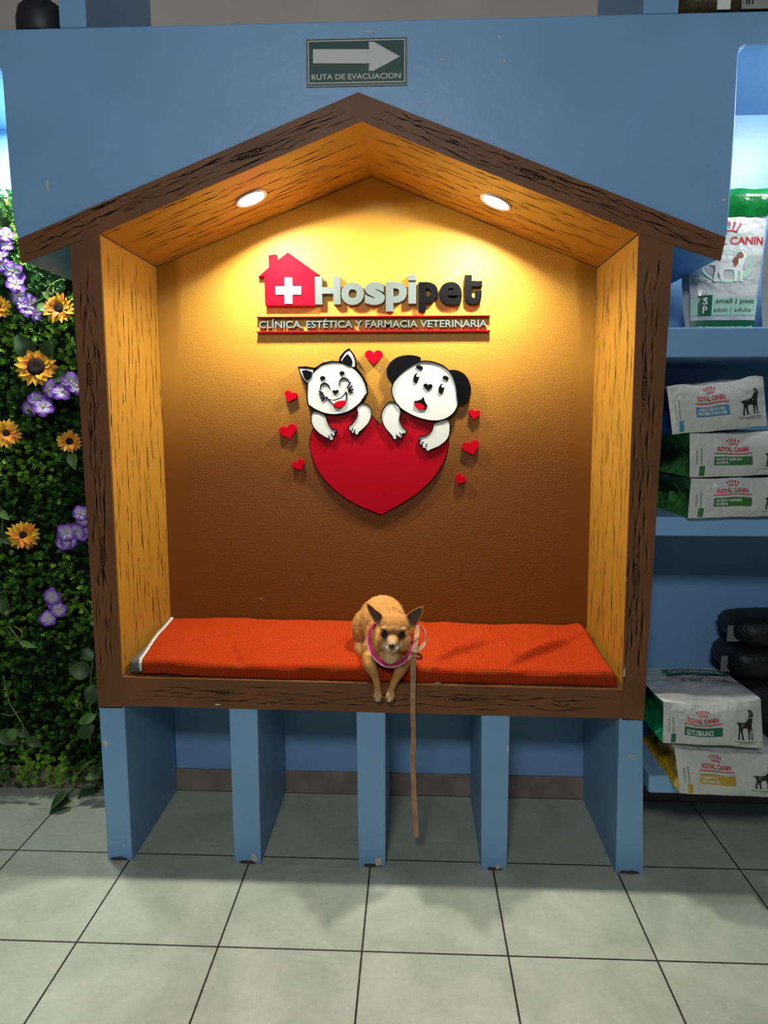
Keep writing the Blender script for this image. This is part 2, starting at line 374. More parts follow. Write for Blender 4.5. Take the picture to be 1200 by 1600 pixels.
# back panel: stucco with a smooth darker brown border brushed down both sides; base colour turns from ochre to brown downwards
def stucco():
    m = bpy.data.materials.new('ochre_stucco'); m.use_nodes = True; nt = m.node_tree; N = nt.nodes; L = nt.links; b = N['Principled BSDF']
    tc = N.new('ShaderNodeTexCoord'); sp = N.new('ShaderNodeSeparateXYZ'); L.new(tc.outputs['Object'], sp.inputs[0])
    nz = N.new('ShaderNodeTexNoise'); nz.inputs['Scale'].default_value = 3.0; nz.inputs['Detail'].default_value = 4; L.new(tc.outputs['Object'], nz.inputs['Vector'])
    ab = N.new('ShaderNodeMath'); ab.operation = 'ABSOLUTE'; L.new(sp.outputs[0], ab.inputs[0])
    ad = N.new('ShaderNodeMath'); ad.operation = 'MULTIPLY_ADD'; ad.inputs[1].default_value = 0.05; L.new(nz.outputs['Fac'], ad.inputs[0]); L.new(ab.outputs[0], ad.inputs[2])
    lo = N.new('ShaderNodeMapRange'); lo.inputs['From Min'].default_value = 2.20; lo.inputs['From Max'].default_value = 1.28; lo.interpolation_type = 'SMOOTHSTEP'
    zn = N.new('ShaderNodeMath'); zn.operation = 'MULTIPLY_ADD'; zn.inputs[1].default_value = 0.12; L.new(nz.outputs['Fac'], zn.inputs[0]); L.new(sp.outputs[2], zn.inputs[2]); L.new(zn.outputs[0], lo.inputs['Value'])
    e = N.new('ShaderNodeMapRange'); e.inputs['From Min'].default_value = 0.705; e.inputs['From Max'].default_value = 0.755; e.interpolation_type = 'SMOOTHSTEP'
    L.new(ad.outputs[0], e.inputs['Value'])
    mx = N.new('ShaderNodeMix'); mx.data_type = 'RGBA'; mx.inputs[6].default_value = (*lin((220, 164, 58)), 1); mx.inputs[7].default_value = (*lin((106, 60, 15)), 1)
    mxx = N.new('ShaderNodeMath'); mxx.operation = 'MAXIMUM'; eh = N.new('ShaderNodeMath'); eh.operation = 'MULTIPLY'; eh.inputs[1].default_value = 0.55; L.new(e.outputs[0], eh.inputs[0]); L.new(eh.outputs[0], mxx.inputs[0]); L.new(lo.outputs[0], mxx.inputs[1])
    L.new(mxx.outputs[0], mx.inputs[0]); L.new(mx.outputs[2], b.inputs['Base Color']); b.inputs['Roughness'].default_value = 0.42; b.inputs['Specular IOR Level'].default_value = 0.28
    n1 = N.new('ShaderNodeTexNoise'); n1.inputs['Scale'].default_value = 210; n1.inputs['Detail'].default_value = 2; L.new(tc.outputs['Object'], n1.inputs['Vector'])
    bs = N.new('ShaderNodeMath'); bs.operation = 'SUBTRACT'; bs.inputs[0].default_value = 1.0; L.new(e.outputs[0], bs.inputs[1])
    ml = N.new('ShaderNodeMath'); ml.operation = 'MULTIPLY'; L.new(bs.outputs[0], ml.inputs[0]); L.new(n1.outputs['Fac'], ml.inputs[1])
    bp = N.new('ShaderNodeBump'); bp.inputs['Distance'].default_value = 0.004; bp.inputs['Strength'].default_value = 0.42
    L.new(ml.outputs[0], bp.inputs['Height']); L.new(bp.outputs['Normal'], b.inputs['Normal'])
    return m
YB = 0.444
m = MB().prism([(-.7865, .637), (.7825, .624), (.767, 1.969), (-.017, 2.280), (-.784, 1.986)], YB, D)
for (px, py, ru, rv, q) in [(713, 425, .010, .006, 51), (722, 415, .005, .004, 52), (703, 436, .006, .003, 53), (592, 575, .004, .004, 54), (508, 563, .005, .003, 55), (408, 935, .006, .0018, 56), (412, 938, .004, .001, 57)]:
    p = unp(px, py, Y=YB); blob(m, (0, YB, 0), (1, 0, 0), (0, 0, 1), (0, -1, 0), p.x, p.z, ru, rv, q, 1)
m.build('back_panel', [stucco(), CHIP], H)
# five blue legs (masonry fins)
LEG = [BLUE, CHIP, mat('dirty_base', (70, 66, 60), 0.8, 0.3)]
for i, (x0, x1, t0, t1, zt) in enumerate([(-.872, -.789, -.872, -.789, .5405), (-.448, -.359, -.449, -.358, .5375), (-.038, .050, -.042, .050, .534), (.361, .444, .352, .441, .530), (.792, .880, .779, .853, .527)]):
    m = MB().hexa([(x0, 0, 0), (x1, 0, 0), (x1, .438, 0), (x0, .438, 0), (t0, 0, zt), (t1, 0, zt), (t1, .438, zt), (t0, .438, zt)])
    f = ((0, -.0002, 0), (1, 0, 0), (0, 0, 1), (0, -1, 0))
    xm = (x0 + x1) / 2; sd = 60 + i
    blob(m, *f, xm, .006, (x1 - x0) * .42, .009, sd, 2)
    if i in (1, 2): blob(m, *f, x1 - .022, .02, .014, .018, sd + 10, 1, .0009)
    if i == 3: blob(m, *f, x1 - .03, .012, .012, .010, sd + 10, 1, .0009)
    if i == 0:
        p = unp(165, 1161, Y=0); blob(m, *f, p.x, p.z, .009, .014, 77, 1)
        p = unp(193, 1320, Y=0); blob(m, *f, p.x, p.z, .003, .007, 78, 1)
    if i == 3:
        p = unp(795, 1170, Y=0); blob(m, *f, p.x - .003, p.z, .004, .016, 79, 1)
    if i == 4:
        p = unp(986, 1181, Y=0); blob(m, *f, p.x, p.z, .013, .004, 80, 1)
    m.build('leg', LEG, H, bevel=0.003)

# ------------------------------------------------------------------ built-in shelves on the right
S = empty('built_in_shelves', (0.86, 0, 0), 'pale blue built-in shelves holding food bags, right of house niche', 'shelves')
for z0, z1, xl in [(1.627, 1.712, .862), (1.102, 1.160, .857), (.279, .337, .882)]:
    MB().box((xl, 0, z0), (2.4, D, z1)).build('shelf', BLUE, S, bevel=0.005)

# ------------------------------------------------------------------ downlights
def downlight(cx, label, slope, seed):
    # on the sloping soffit at y=0.2
    sgn = -1 if cx < 0 else 1
    a, b = ((-.785, 1.988), (-.017, 2.282)) if cx < 0 else ((.768, 1.971), (-.017, 2.282))
    t = (cx - a[0]) / (b[0] - a[0]); z = a[1] + t * (b[1] - a[1]); c = Vector((cx, 0.2, z))
    u = Vector((b[0] - a[0], 0, b[1] - a[1])).normalized(); v = Vector((0, 1, 0)); n = u.cross(v)
    if n.z > 0: n = -n
    o = empty('recessed_downlight', c, label, 'light', 'downlights in the house roof')
    def ring(prof, mi=0, cap=None):
        m = MB(); k = 40; vs = []
        for (r, h) in prof:
            for j in range(k):
                an = 2 * PI * j / k; vs.append(c + u * r * math.cos(an) + v * r * math.sin(an) + n * h)
        fs = [[i * k + j, i * k + (j + 1) % k, (i + 1) * k + (j + 1) % k, (i + 1) * k + j] for i in range(len(prof) - 1) for j in range(k)]
        m.add(vs, fs, mi)
        return m, k
    m, k = ring([(.052, .0003), (.052, .004), (.049, .006), (.043, .0045), (.041, .001)])
    m.build('trim_ring', mat('white_trim', (235, 232, 225), 0.3, 0.5), o, smooth=40)
    m = MB(); vs = [c + n * .0022] + [c + u * .041 * math.cos(2 * PI * j / 40) + v * .041 * math.sin(2 * PI * j / 40) + n * .0015 for j in range(40)]
    fs = []
    for j in range(40): fs.append([0, 1 + j, 1 + (j + 1) % 40])
    m.add(vs, fs)
    lens = m.build('lens', mat('lit_lens', (255, 250, 235), 0.5, 0.2, emit=((1.0, 0.97, 0.88), 14)), o, recalc=False)
    if lens.data.polygons[0].normal.dot(n) < 0: lens.data.flip_normals()
    l = bpy.data.lights.new('downlight_beam', 'AREA'); l.shape = 'DISK'; l.size = .078; l.energy = LAMP_W; l.color = (1.0, 0.96, 0.86); l.spread = math.radians(157)
    lo_ = bpy.data.objects.new('downlight_beam', l); C.objects.link(lo_); lo_.parent = o; lo_.location = n * .006; lo_.rotation_euler = n.to_track_quat('-Z', 'Y').to_euler()
downlight(-.383, 'lit round downlight in the left slope of the house roof', 1, 1)
downlight(.387, 'lit round downlight in the right slope of the house roof', -1, 2)

# ------------------------------------------------------------------ evacuation sign
SG = [mat('sign_green', (22, 66, 52), 0.45, 0.4), mat('sign_white', (206, 204, 200), 0.5, 0.4)]
p0 = unp(478, 135, Y=-.008); p1 = unp(637, 56, Y=-.008)
c = Vector(((p0.x + p1.x) / 2, 0, (p0.z + p1.z) / 2))
o = empty('evacuation_sign', c, 'green evacuation route sign with white right-pointing arrow above the roof peak', 'sign')
w2, h2 = (p1.x - p0.x) / 2, (p1.z - p0.z) / 2
MB().box((c.x - w2, -.006, c.z - h2), (c.x + w2, -.0005, c.z + h2)).build('panel', mat('sign_grey_edge', (172, 172, 168), .5), o, bevel=.004)
def frame(m, w_, h_, t, y):
    a = [(-w_, -h_), (w_, -h_), (w_, h_), (-w_, h_)]; b = [(-w_ + t, -h_ + t), (w_ - t, -h_ + t), (w_ - t, h_ - t), (-w_ + t, h_ - t)]
    vs = [(c.x + x, y, c.z + z) for x, z in a + b]
    m.deco(vs, [[i, (i + 1) % 4, 4 + (i + 1) % 4, 4 + i] for i in range(4)], 0)
MB().box((c.x - w2 + .003, -.0068, c.z - h2 + .003), (c.x + w2 - .003, -.006, c.z + h2 - .003)).build('green_field', SG[0], o)
m = MB(); frame(m, w2 - .0065, h2 - .0065, .0028, -.0073); m.build('border', SG[1], o)
def SGp(cx, cy): q = unp(cx, cy, Y=-.0075); return (q.x, q.z)
pts = [SGp(*p) for p in [(489, 77), (577, 77), (576, 66), (583, 65), (625, 88), (583, 111), (576, 110), (577, 99), (489, 99)]]
MB().prism(pts, -.0078, -.0068).build('arrow', SG[1], o)
def flat_text(body, x0, z0, x1, z1, y, bold=0.0, depth=0.0):
    vs, fs = glyphs(body, bold, depth)
    return [(x0 + v[0] * (x1 - x0), y - v[2] * depth, z0 + v[1] * (z1 - z0)) for v in vs], fs
q0 = unp(487, 125, Y=-.0075); q1 = unp(626, 113.5, Y=-.0075)
m = MB(); m.deco(*flat_text('RUTA DE EVACUACION', q0.x, q0.z, q1.x, q1.z, -.0073, .012)); m.build('lettering', SG[1], o)

# ------------------------------------------------------------------ clinic sign on the back panel
def A3(cx, cy, Y=YB): return unp(380 + cx / 3, 380 + cy / 3, Y=Y)
def A4(cx, cy, Y=YB): return unp(420 + cx / 3.4286, 530 + cy / 3.4286, Y=Y)
def xz(f, pts, Y=YB): return [(f(*p, Y).x, f(*p, Y).z) for p in pts]
Ys = YB - .022
o = empty('clinic_sign', (-.0, YB, 1.72), 'raised clinic name sign with red house, white cross, grey and black letters', 'sign')
hp = MB().prism(xz(A3, [(68, 158), (120, 112), (118, 55), (155, 52), (158, 82), (210, 42), (360, 150), (335, 153), (335, 293), (103, 293), (98, 155)], Ys), Ys, YB).build('house_emblem', RED, o, bevel=.0012)
m = MB().prism(xz(A3, [(195, 162), (231, 162), (231, 203), (272, 203), (272, 241), (231, 241), (231, 284), (195, 284), (195, 241), (153, 241), (153, 203), (195, 203)], Ys), Ys - .004, Ys + .0005)
cr = m.build('cross', WHITE, None); cr.parent = hp
cr.data.transform(Matrix.Translation(-parent_world(hp)))
def letter(ch, bb, mt, bold, f=A3, depth=.02, y=None, par=o, nm='letter'):
    y = Ys if y is None else y
    a = f(bb[0], bb[3], y); b = f(bb[2], bb[1], y)
    vs, fs = flat_text(ch, a.x, a.z, b.x, b.z, YB, bold, YB - y)
    m = MB(); m.add(vs, fs); return m.build(nm, mt, par, recalc=False)
for ch, bb in [('H', (337, 155, 455, 287)), ('o', (460, 182, 566, 290)), ('s', (570, 182, 664, 290)), ('p', (669, 180, 768, 320))]:
    letter(ch, bb, SILVER, .045)
m = MB()
for bb in ((774, 183, 811, 283), (774, 148, 811, 174)):
    a = A3(bb[0], bb[3], Ys); b = A3(bb[2], bb[1], Ys); m.box((a.x, Ys, a.z), (b.x, YB, b.z))
m.build('letter', SILVER, o)
for ch, bb in [('p', (822, 181, 914, 320)), ('e', (918, 180, 1027, 290))]:
    letter(ch, bb, BLACK, .034 if ch == 'e' else .045)
tp = [(1040, 148), (1072, 148), (1072, 176), (1121, 176), (1121, 203), (1072, 203), (1072, 240), (1074, 252), (1082, 257), (1089, 250), (1090, 222), (1119, 222), (1117, 258), (1105, 279), (1080, 287), (1057, 283), (1043, 268), (1040, 245)]
MB().prism(xz(A3, tp, Ys), Ys, YB).build('letter', BLACK, o, bevel=.0008)
for (y0, y1) in ((337, 349), (407, 419)):
    a = A3(62, y1, Ys); b = A3(1158, y0, Ys)
    MB().box((a.x, Ys, a.z), (b.x, YB, b.z)).build('rail', RED, o, bevel=.0008)
letter('CLÍNICA, ESTÉTICA Y FARMACIA VETERINARIA', (75, 350, 1144, 404), SILVER, .016, y=YB - .018, nm='tagline_lettering')

# ------------------------------------------------------------------ cut-out cat, puppy and hearts
def off(pts, d):
    """inset a closed outline (crop units) by d"""
    P = [Vector(p) for p in pts]; n = len(P); ar = sum(P[i].x * P[(i + 1) % n].y - P[(i + 1) % n].x * P[i].y for i in range(n)); s = 1 if ar > 0 else -1
    out = []
    for i in range(n):
        t = (P[(i + 1) % n] - P[i - 1]).normalized(); out.append(P[i] + Vector((-t.y, t.x)) * d * s)
    return out
def cut(name, pts, ya, yb, mt, par, smooth=True, per=5, bevel=0.0):
    q = catmull([Vector((*p, 0)) for p in pts], per) if smooth else [Vector((*p, 0)) for p in pts]
    Yc = ya
    return MB().prism(xz(A4, [(p.x, p.y) for p in q], Yc), ya, yb).build(name, mt, par, bevel=bevel)
def ring(name, pts, wd, ya, yb, mt, par, smooth=True):
    q = [(p.x, p.y) for p in catmull([Vector((*p, 0)) for p in pts], 5)] if smooth else [tuple(p) for p in pts]
    a = xz(A4, q, ya); b = xz(A4, [tuple(p) for p in off(q, wd)], ya); n = len(a)
    m = MB(); vs = [(x, ya, z) for x, z in a] + [(x, ya, z) for x, z in b] + [(x, yb, z) for x, z in a] + [(x, yb, z) for x, z in b]
    fs = []
    for i in range(n):
        j = (i + 1) % n; fs += [[i, j, n + j, n + i], [2 * n + i, 3 * n + i, 3 * n + j, 2 * n + j], [i, 2 * n + i, 2 * n + j, j], [n + i, n + j, 3 * n + j, 3 * n + i]]
    return m.add(vs, fs).build(name, mt, par)
def stroke(name, pts, wd, ya, yb, mt, par, per=5, taper=True):
    q = catmull([Vector((*p, 0)) for p in pts], per, False); n = len(q); L_ = []; R_ = []
    for i in range(n):
        t = (q[min(i + 1, n - 1)] - q[max(i - 1, 0)]).normalized(); nn = Vector((-t.y, t.x, 0)); k = wd / 2 * ((0.35 + 0.65 * math.sin(PI * i / (n - 1))) if taper else 1)
        L_.append(q[i] + nn * k); R_.append(q[i] - nn * k)
    pl = L_ + R_[::-1]
    return MB().prism(xz(A4, [(p.x, p.y) for p in pl], ya), ya, yb).build(name, mt, par)
def ell(cx, cy, rx, ry, rot=0, n=12): return [(cx + rx * math.cos(t) * math.cos(rot) - ry * math.sin(t) * math.sin(rot), cy + rx * math.cos(t) * math.sin(rot) + ry * math.sin(t) * math.cos(rot)) for t in [2 * PI * k / n for k in range(n)]]
def heart_pts(cx, cy, w_, h_, rot=0, n=36):
    out = []
    for k in range(n):
        t = 2 * PI * k / n; x = 16 * math.sin(t) ** 3; y = -(13 * math.cos(t) - 5 * math.cos(2 * t) - 2 * math.cos(3 * t) - math.cos(4 * t))
        x = x / 32 * w_; y = (y - 2.5) / 29 * h_
        out.append((cx + x * math.cos(rot) - y * math.sin(rot), cy + x * math.sin(rot) + y * math.cos(rot)))
    return out
# big heart
hb = [(589, 458), (548, 408), (470, 378), (380, 378), (290, 418), (238, 483), (221, 560), (240, 650), (300, 752), (400, 842), (500, 898), (560, 922), (597, 936), (640, 918), (720, 874), (820, 803), (900, 716), (945, 630), (962, 550), (945, 480), (900, 430), (820, 398), (740, 393), (660, 410), (625, 432)]
def heart_poly():
    q = catmull([Vector((*p, 0)) for p in hb], 5)
    return [(p.x, p.y) for p in q]
Yh = YB - .012
o = empty('heart_panel', A4(590, 650), 'large dark red acrylic heart held by the cartoon cat and puppy', 'wall decoration')
cut('backing', off(hb, -4), Yh, YB, BLACK, o)
cut('heart_face', hb, Yh - .004, Yh, DRED, o)
# cat
Ya = Yh - .004 - .0005
o = empty('cat_cutout', A4(365, 270), 'laughing white cartoon cat cut-out leaning over the left of the red heart', 'wall decoration')
catb = [(200, 300), (204, 240), (188, 226), (168, 188), (154, 147), (200, 145), (246, 153), (290, 125), (340, 115), (375, 119), (381, 92), (405, 64), (430, 47), (456, 80), (468, 115), (470, 150), (502, 190), (524, 235), (533, 291), (522, 300), (519, 320), (506, 320), (495, 343), (468, 370), (420, 398), (360, 410), (300, 405), (250, 385), (234, 374), (216, 369), (218, 358), (205, 350)]
cut('backing', catb, Ya - .002, YB, BLACK, o, smooth=False)
ring('outline', catb, 6, Ya - .009, Ya - .002, BLACK, o, False)
cut('face', [(214, 348), (206, 290), (211, 240), (236, 190), (266, 155), (300, 135), (350, 124), (400, 136), (440, 152), (478, 182), (508, 228), (524, 284), (511, 302), (498, 327), (466, 358), (420, 386), (360, 400), (300, 394), (252, 374), (230, 360)], Ya - .005, Ya - .002, WHITE, o)
cut('ear', [(163, 155), (238, 161), (233, 190), (208, 232), (190, 218), (174, 188)], Ya - .006, Ya - .002, WHITE, o, False)
cut('ear', [(386, 112), (408, 76), (430, 58), (450, 86), (461, 118), (461, 146), (440, 149), (396, 131)], Ya - .006, Ya - .002, WHITE, o, False)
cut('inner_ear', [(176, 168), (200, 164), (233, 176), (228, 205), (206, 222), (188, 206)], Ya - .009, Ya - .006, BLACK, o, False)
cut('inner_ear', [(388, 124), (400, 100), (422, 78), (440, 98), (448, 122), (444, 146), (420, 140)], Ya - .009, Ya - .006, BLACK, o, False)
y1, y2 = Ya - .009, Ya - .005
cut('eyebrow', ell(288, 208, 14, 11, -.1), y1, y2, BLACK, o); cut('eyebrow', ell(392, 182, 14, 11, -.1), y1, y2, BLACK, o)
stroke('closed_eye', [(275, 272), (280, 245), (300, 236), (320, 248), (329, 272)], 8, y1, y2, BLACK, o)
stroke('closed_eye', [(376, 250), (382, 220), (402, 208), (424, 218), (434, 246)], 8, y1, y2, BLACK, o)
for pl in ([(266, 275), (280, 284), (292, 287)], [(268, 296), (282, 296), (296, 298)], [(276, 318), (288, 309), (302, 304)], [(282, 332), (292, 322), (300, 312)]): stroke('whisker', pl, 8, y1, y2, BLACK, o, 3)
for pl in ([(418, 262), (430, 244), (438, 226)], [(422, 268), (436, 258), (448, 250)], [(424, 274), (440, 270), (453, 268)], [(424, 280), (438, 282), (450, 285)]): stroke('whisker', pl, 8, y1, y2, BLACK, o, 3)
cut('nose', heart_pts(358, 285, 34, 27, -.1), y1, y2, BLACK, o, False)
cut('mouth', [(300, 312), (312, 306), (318, 318), (345, 325), (385, 312), (408, 290), (406, 280), (418, 284), (419, 320), (410, 350), (382, 372), (352, 365), (328, 330)], y1, y2, BLACK, o, False)
cut('mouth_white', [(328, 325), (350, 331), (388, 318), (412, 296), (412, 322), (404, 346), (382, 364), (355, 358)], y1 - .001, y1, WHITE, o, False)
cut('tongue', [(344, 352), (360, 337), (384, 329), (412, 330), (405, 352), (382, 367), (358, 362)], y1 - .002, y1 - .001, RED, o)
def arm(pts, toes):
    cut('arm_backing', off(pts, -5), Ya - .004, Ya, BLACK, o)
    cut('arm', pts, Ya - .007, Ya - .004, WHITE, o)
    ring('arm_outline', off(pts, -5), 5, Ya - .010, Ya - .004, BLACK, o, True)
    for tp_ in toes: stroke('toe_line', tp_, 6, Ya - .0085, Ya - .007, BLACK, o, 3)
arm([(240, 388), (298, 408), (312, 445), (336, 482), (352, 484), (362, 492), (350, 502), (358, 512), (344, 519), (344, 536), (331, 540), (322, 531), (308, 526), (270, 502), (238, 465), (228, 422)], [[(330, 505), (338, 512), (342, 522)], [(318, 515), (324, 522), (327, 530)]])
arm([(474, 368), (506, 345), (536, 362), (549, 402), (532, 448), (495, 486), (482, 496), (476, 512), (464, 506), (458, 498), (448, 504), (441, 490), (430, 482), (432, 464), (450, 452), (470, 425), (478, 395)], [[(452, 475), (446, 485), (444, 492)], [(464, 484), (459, 492), (458, 500)]])
# puppy
o = empty('puppy_cutout', A4(840, 280), 'white cartoon puppy cut-out with black ears leaning over the right of the red heart', 'wall decoration')
pe = [(668, 240), (640, 214), (631, 170), (652, 122), (700, 92), (762, 85), (815, 102), (780, 150), (720, 195), (690, 235)]
cut('ear', pe, Ya - .003, YB, BLACK, o); cut('ear', [(960, 172), (1010, 167), (1056, 195), (1081, 250), (1081, 302), (1060, 341), (1035, 352), (1012, 346), (985, 290), (975, 240)], Ya - .003, YB, BLACK, o)
pb = [(660, 245), (690, 195), (750, 145), (812, 116), (880, 119), (942, 144), (984, 190), (1006, 250), (1013, 310), (1017, 350), (992, 398), (950, 428), (900, 440), (840, 435), (778, 415), (718, 382), (678, 342), (657, 292)]
cut('backing', pb, Ya - .004, YB, BLACK, o); cut('face', off(pb, 4), Ya - .007, Ya - .004, WHITE, o); ring('outline', pb, 6, Ya - .012, Ya - .004, BLACK, o, True)
y1, y2 = Ya - .011, Ya - .007
cut('eyebrow', ell(808, 151, 19, 11, .25), y1, y2, BLACK, o); cut('eyebrow', ell(948, 207, 17, 11, .35), y1, y2, BLACK, o)
for cx, cy in ((790, 208), (925, 265)):
    cut('eye', ell(cx, cy, 15, 27, .22), y1, y2, BLACK, o); cut('eye_highlight', ell(cx + 8, cy - 14, 7, 9, .2), y1 - .0008, y1, WHITE, o)
cut('nose', heart_pts(852, 258, 50, 40, .1), y1, y2, BLACK, o, False)
cut('mouth', [(778, 332), (800, 328), (816, 322), (829, 307), (834, 330), (851, 358), (845, 368), (838, 378), (805, 372), (786, 355)], y1, y2, BLACK, o, False)
cut('tongue', ell(807, 358, 29, 15, .35), y1 - .001, y1, RED, o)
arm([(655, 338), (690, 352), (703, 388), (698, 432), (710, 466), (724, 478), (737, 492), (728, 504), (714, 505), (712, 526), (699, 526), (690, 517), (683, 534), (668, 533), (664, 520), (650, 503), (622, 468), (606, 425), (611, 387), (632, 352)], [[(683, 508), (685, 516), (684, 526)], [(700, 497), (706, 508), (708, 518)]])
arm([(888, 452), (962, 434), (969, 480), (957, 530), (918, 567), (862, 592), (850, 600), (840, 584), (826, 582), (824, 568), (808, 562), (812, 548), (804, 536), (812, 524), (835, 520), (865, 502), (882, 476)], [[(830, 548), (822, 556), (818, 566)], [(848, 558), (843, 568), (842, 580)], [(818, 535), (812, 540), (808, 546)]])
# small hearts
for cx, cy, w_, h_, rot, lab in [(562, 100, 96, 82, 0.0, 'small red heart on ochre wall between the cat and puppy heads, topmost heart'),
                                 (114, 310, 68, 62, -.32, 'small red heart left of the cat face, upper heart of the left three'),
                                 (105, 500, 95, 80, .30, 'small red heart left of the cat arm, middle and largest of the left three'),
                                 (161, 678, 68, 60, .38, 'small red heart left of the big heart, lowest of the left three'),
                                 (1101, 406, 62, 56, -.12, 'small red heart under the puppy black ear, upper heart of the right three'),
                                 (1086, 586, 94, 80, .28, 'small red heart right of the puppy paw, middle and largest of the right three'),
                                 (1024, 754, 58, 55, -.40, 'small red heart right of the big heart, lowest of the right three')]:
    a = A4(cx, cy)
    q = heart_pts(cx, cy, w_, h_, -rot)
    ob = MB().prism(xz(A4, q, YB - .016), YB - .016, YB).build('small_heart', RED, None, bevel=.001, origin=a)
    tag(ob, lab, 'wall decoration', 'small red hearts around the cat and puppy')

# ------------------------------------------------------------------ cushion
def cloth_mat():
    m = bpy.data.materials.new('orange_waffle_cloth'); m.use_nodes = True; nt = m.node_tree; N = nt.nodes; L = nt.links; b = N['Principled BSDF']
    uv = N.new('ShaderNodeUVMap'); uv.uv_map = 'UVMap'
    sp = N.new('ShaderNodeSeparateXYZ'); L.new(uv.outputs[0], sp.inputs[0])
    def sn(o, k):
        a = N.new('ShaderNodeMath'); a.operation = 'MULTIPLY'; a.inputs[1].default_value = k; L.new(o, a.inputs[0])
        s = N.new('ShaderNodeMath'); s.operation = 'SINE'; L.new(a.outputs[0], s.inputs[0]); return s.outputs[0]
    mu = N.new('ShaderNodeMath'); mu.operation = 'MULTIPLY'; L.new(sn(sp.outputs[0], 2 * PI / .0135), mu.inputs[0]); L.new(sn(sp.outputs[1], 2 * PI / .0135), mu.inputs[1])
    ab = N.new('ShaderNodeMath'); ab.operation = 'ABSOLUTE'; L.new(mu.outputs[0], ab.inputs[0])
    r = N.new('ShaderNodeValToRGB'); r.color_ramp.elements[0].position = .35; r.color_ramp.elements[0].color = (*lin((186, 62, 19)), 1)
    r.color_ramp.elements[1].position = .95; r.color_ramp.elements[1].color = (*lin((92, 22, 8)), 1)
    L.new(ab.outputs[0], r.inputs['Fac'])
    L.new(r.outputs['Color'], b.inputs['Base Color']); b.inputs['Roughness'].default_value = .85; b.inputs['Specular IOR Level'].default_value = .05
    bp = N.new('ShaderNodeBump'); bp.inputs['Distance'].default_value = .003; bp.inputs['Strength'].default_value = .7; bp.invert = True
    L.new(ab.outputs[0], bp.inputs['Height']); L.new(bp.outputs['Normal'], b.inputs['Normal'])
    return m
Q = empty('bench_cushion', (0, .22, .63), 'long orange waffle-weave cushion with grey mattress end on the bench', 'cushion')
MB().hexa([(-.776, .012, .640), (-.70, .012, .640), (-.70, .43, .640), (-.776, .436, .640), (-.774, .014, .684), (-.70, .018, .684), (-.70, .43, .696), (-.776, .436, .698)]).build('mattress', mat('grey_mattress', (96, 94, 84), .8, .2, .1, 20), Q, bevel=.012, segs=3, smooth=50)
def seat_z(x): return .6295 - .0083 * x
def cushion_cover():
    # wraps: bottom front edge -> front face -> rounded edge -> top -> back
    nx = 230; prof = []
    for k in range(9): prof.append(('f', k / 8))
    for k in range(1, 7): prof.append(('r', k / 6))
    for k in range(1, 46): prof.append(('t', k / 45))
    vs = []; uvs = []; fs = []
    rr = .020
    for i in range(nx + 1):
        s = i / nx
        for j, (kind, t) in enumerate(prof):
            if kind == 'f': y = .008; z = t * (.050 - rr); arc = z
            elif kind == 'r': a = t * PI / 2; y = .008 + rr * (1 - math.cos(a)); z = .050 - rr + rr * math.sin(a); arc = .050 - rr + rr * a
            else: y = .008 + rr + t * (.434 - .008 - rr); z = .050 + .016 * t; arc = .05 - rr + rr * PI / 2 + t * .41
            yy = max(0, min(1, y / .44))
            xl = -.728 * (1 - yy) + -.773 * yy; xr = .770
            x = xl + s * (xr - xl)
            # folds and sags of the cloth
            top = 0 if kind == 'f' else 1
            wz = 0; P = Vector((x * 3.1, y * 5, 1.7))
            wz += .008 * noise.noise(Vector((x * 5, y * 6, 3.3))) + .003 * noise.noise(Vector((x * 13, y * 9, 7.1)))
            for (fx, fy, ang, am, wd, ln) in [(-.56, .23, .5, .008, .018, .13), (-.33, .2, .9, .007, .02, .14), (.30, .15, .75, .013, .018, .13), (.56, .16, .75, .016, .02, .16), (.44, .24, 1.75, .007, .012, .16), (.36, .10, -.9, -.006, .02, .08), (-.12, .22, 1.2, .006, .02, .15), (.22, .27, 1.9, .006, .014, .15), (.68, .3, .5, .008, .03, .12), (-.45, .1, 2.0, -.005, .02, .1), (.0, .12, .3, .004, .03, .1)]:
                dx, dy = x - fx, y - fy; u_ = dx * math.cos(ang) + dy * math.sin(ang); v_ = -dx * math.sin(ang) + dy * math.cos(ang)
                wz += 2.0 * am * math.exp(-(v_ / (wd * .55)) ** 2 - (u_ / ln) ** 4)
            # raised right end, slightly raised left front
            wz += .010 * math.exp(-((x - .76) / .05) ** 2) * yy
            lift = .008 * math.exp(-((x + .66) / .10) ** 2)
            yo = 0.0
            if kind in 'fr':
                yo = -.004 * noise.noise(Vector((x * 9, z * 20, 5.0))) - .003 * noise.noise(Vector((x * 25, z * 30, 9.0)))
            zz = seat_z(x) + .001 + z + (wz * (1 if kind == 't' else t if kind == 'r' else 0)) + (lift * (1 - yy) if kind != 'f' else lift) + (.003 * noise.noise(Vector((x * 14, 2, z * 9))) + .002 if kind == 'f' else 0)
            e = abs(2 * s - 1)
            if s > .985: zz -= .022 * ((s - .985) / .015) ** 2 * (1 if kind != 'f' else t)
            vs.append((x, y + yo, zz)); uvs.append((x, arc))
    n = len(prof)
    for i in range(nx):
        for j in range(n - 1): fs.append([i * n + j, (i + 1) * n + j, (i + 1) * n + j + 1, i * n + j + 1])
    m = MB(); m.add(vs, fs); ob = m.build('cover', cloth_mat(), Q, smooth=180, recalc=False)
    uvl = ob.data.uv_layers.new(name='UVMap')
    for l in ob.data.loops: uvl.data[l.index].uv = uvs[l.vertex_index]
    s = ob.modifiers.new('thickness', 'SOLIDIFY'); s.thickness = .003; s.offset = -1
    edge = [Vector(vs[j]) for j in range(n)]
    redge = [Vector(vs[nx * n + j]) for j in range(n)]
    return edge, redge, vs, n
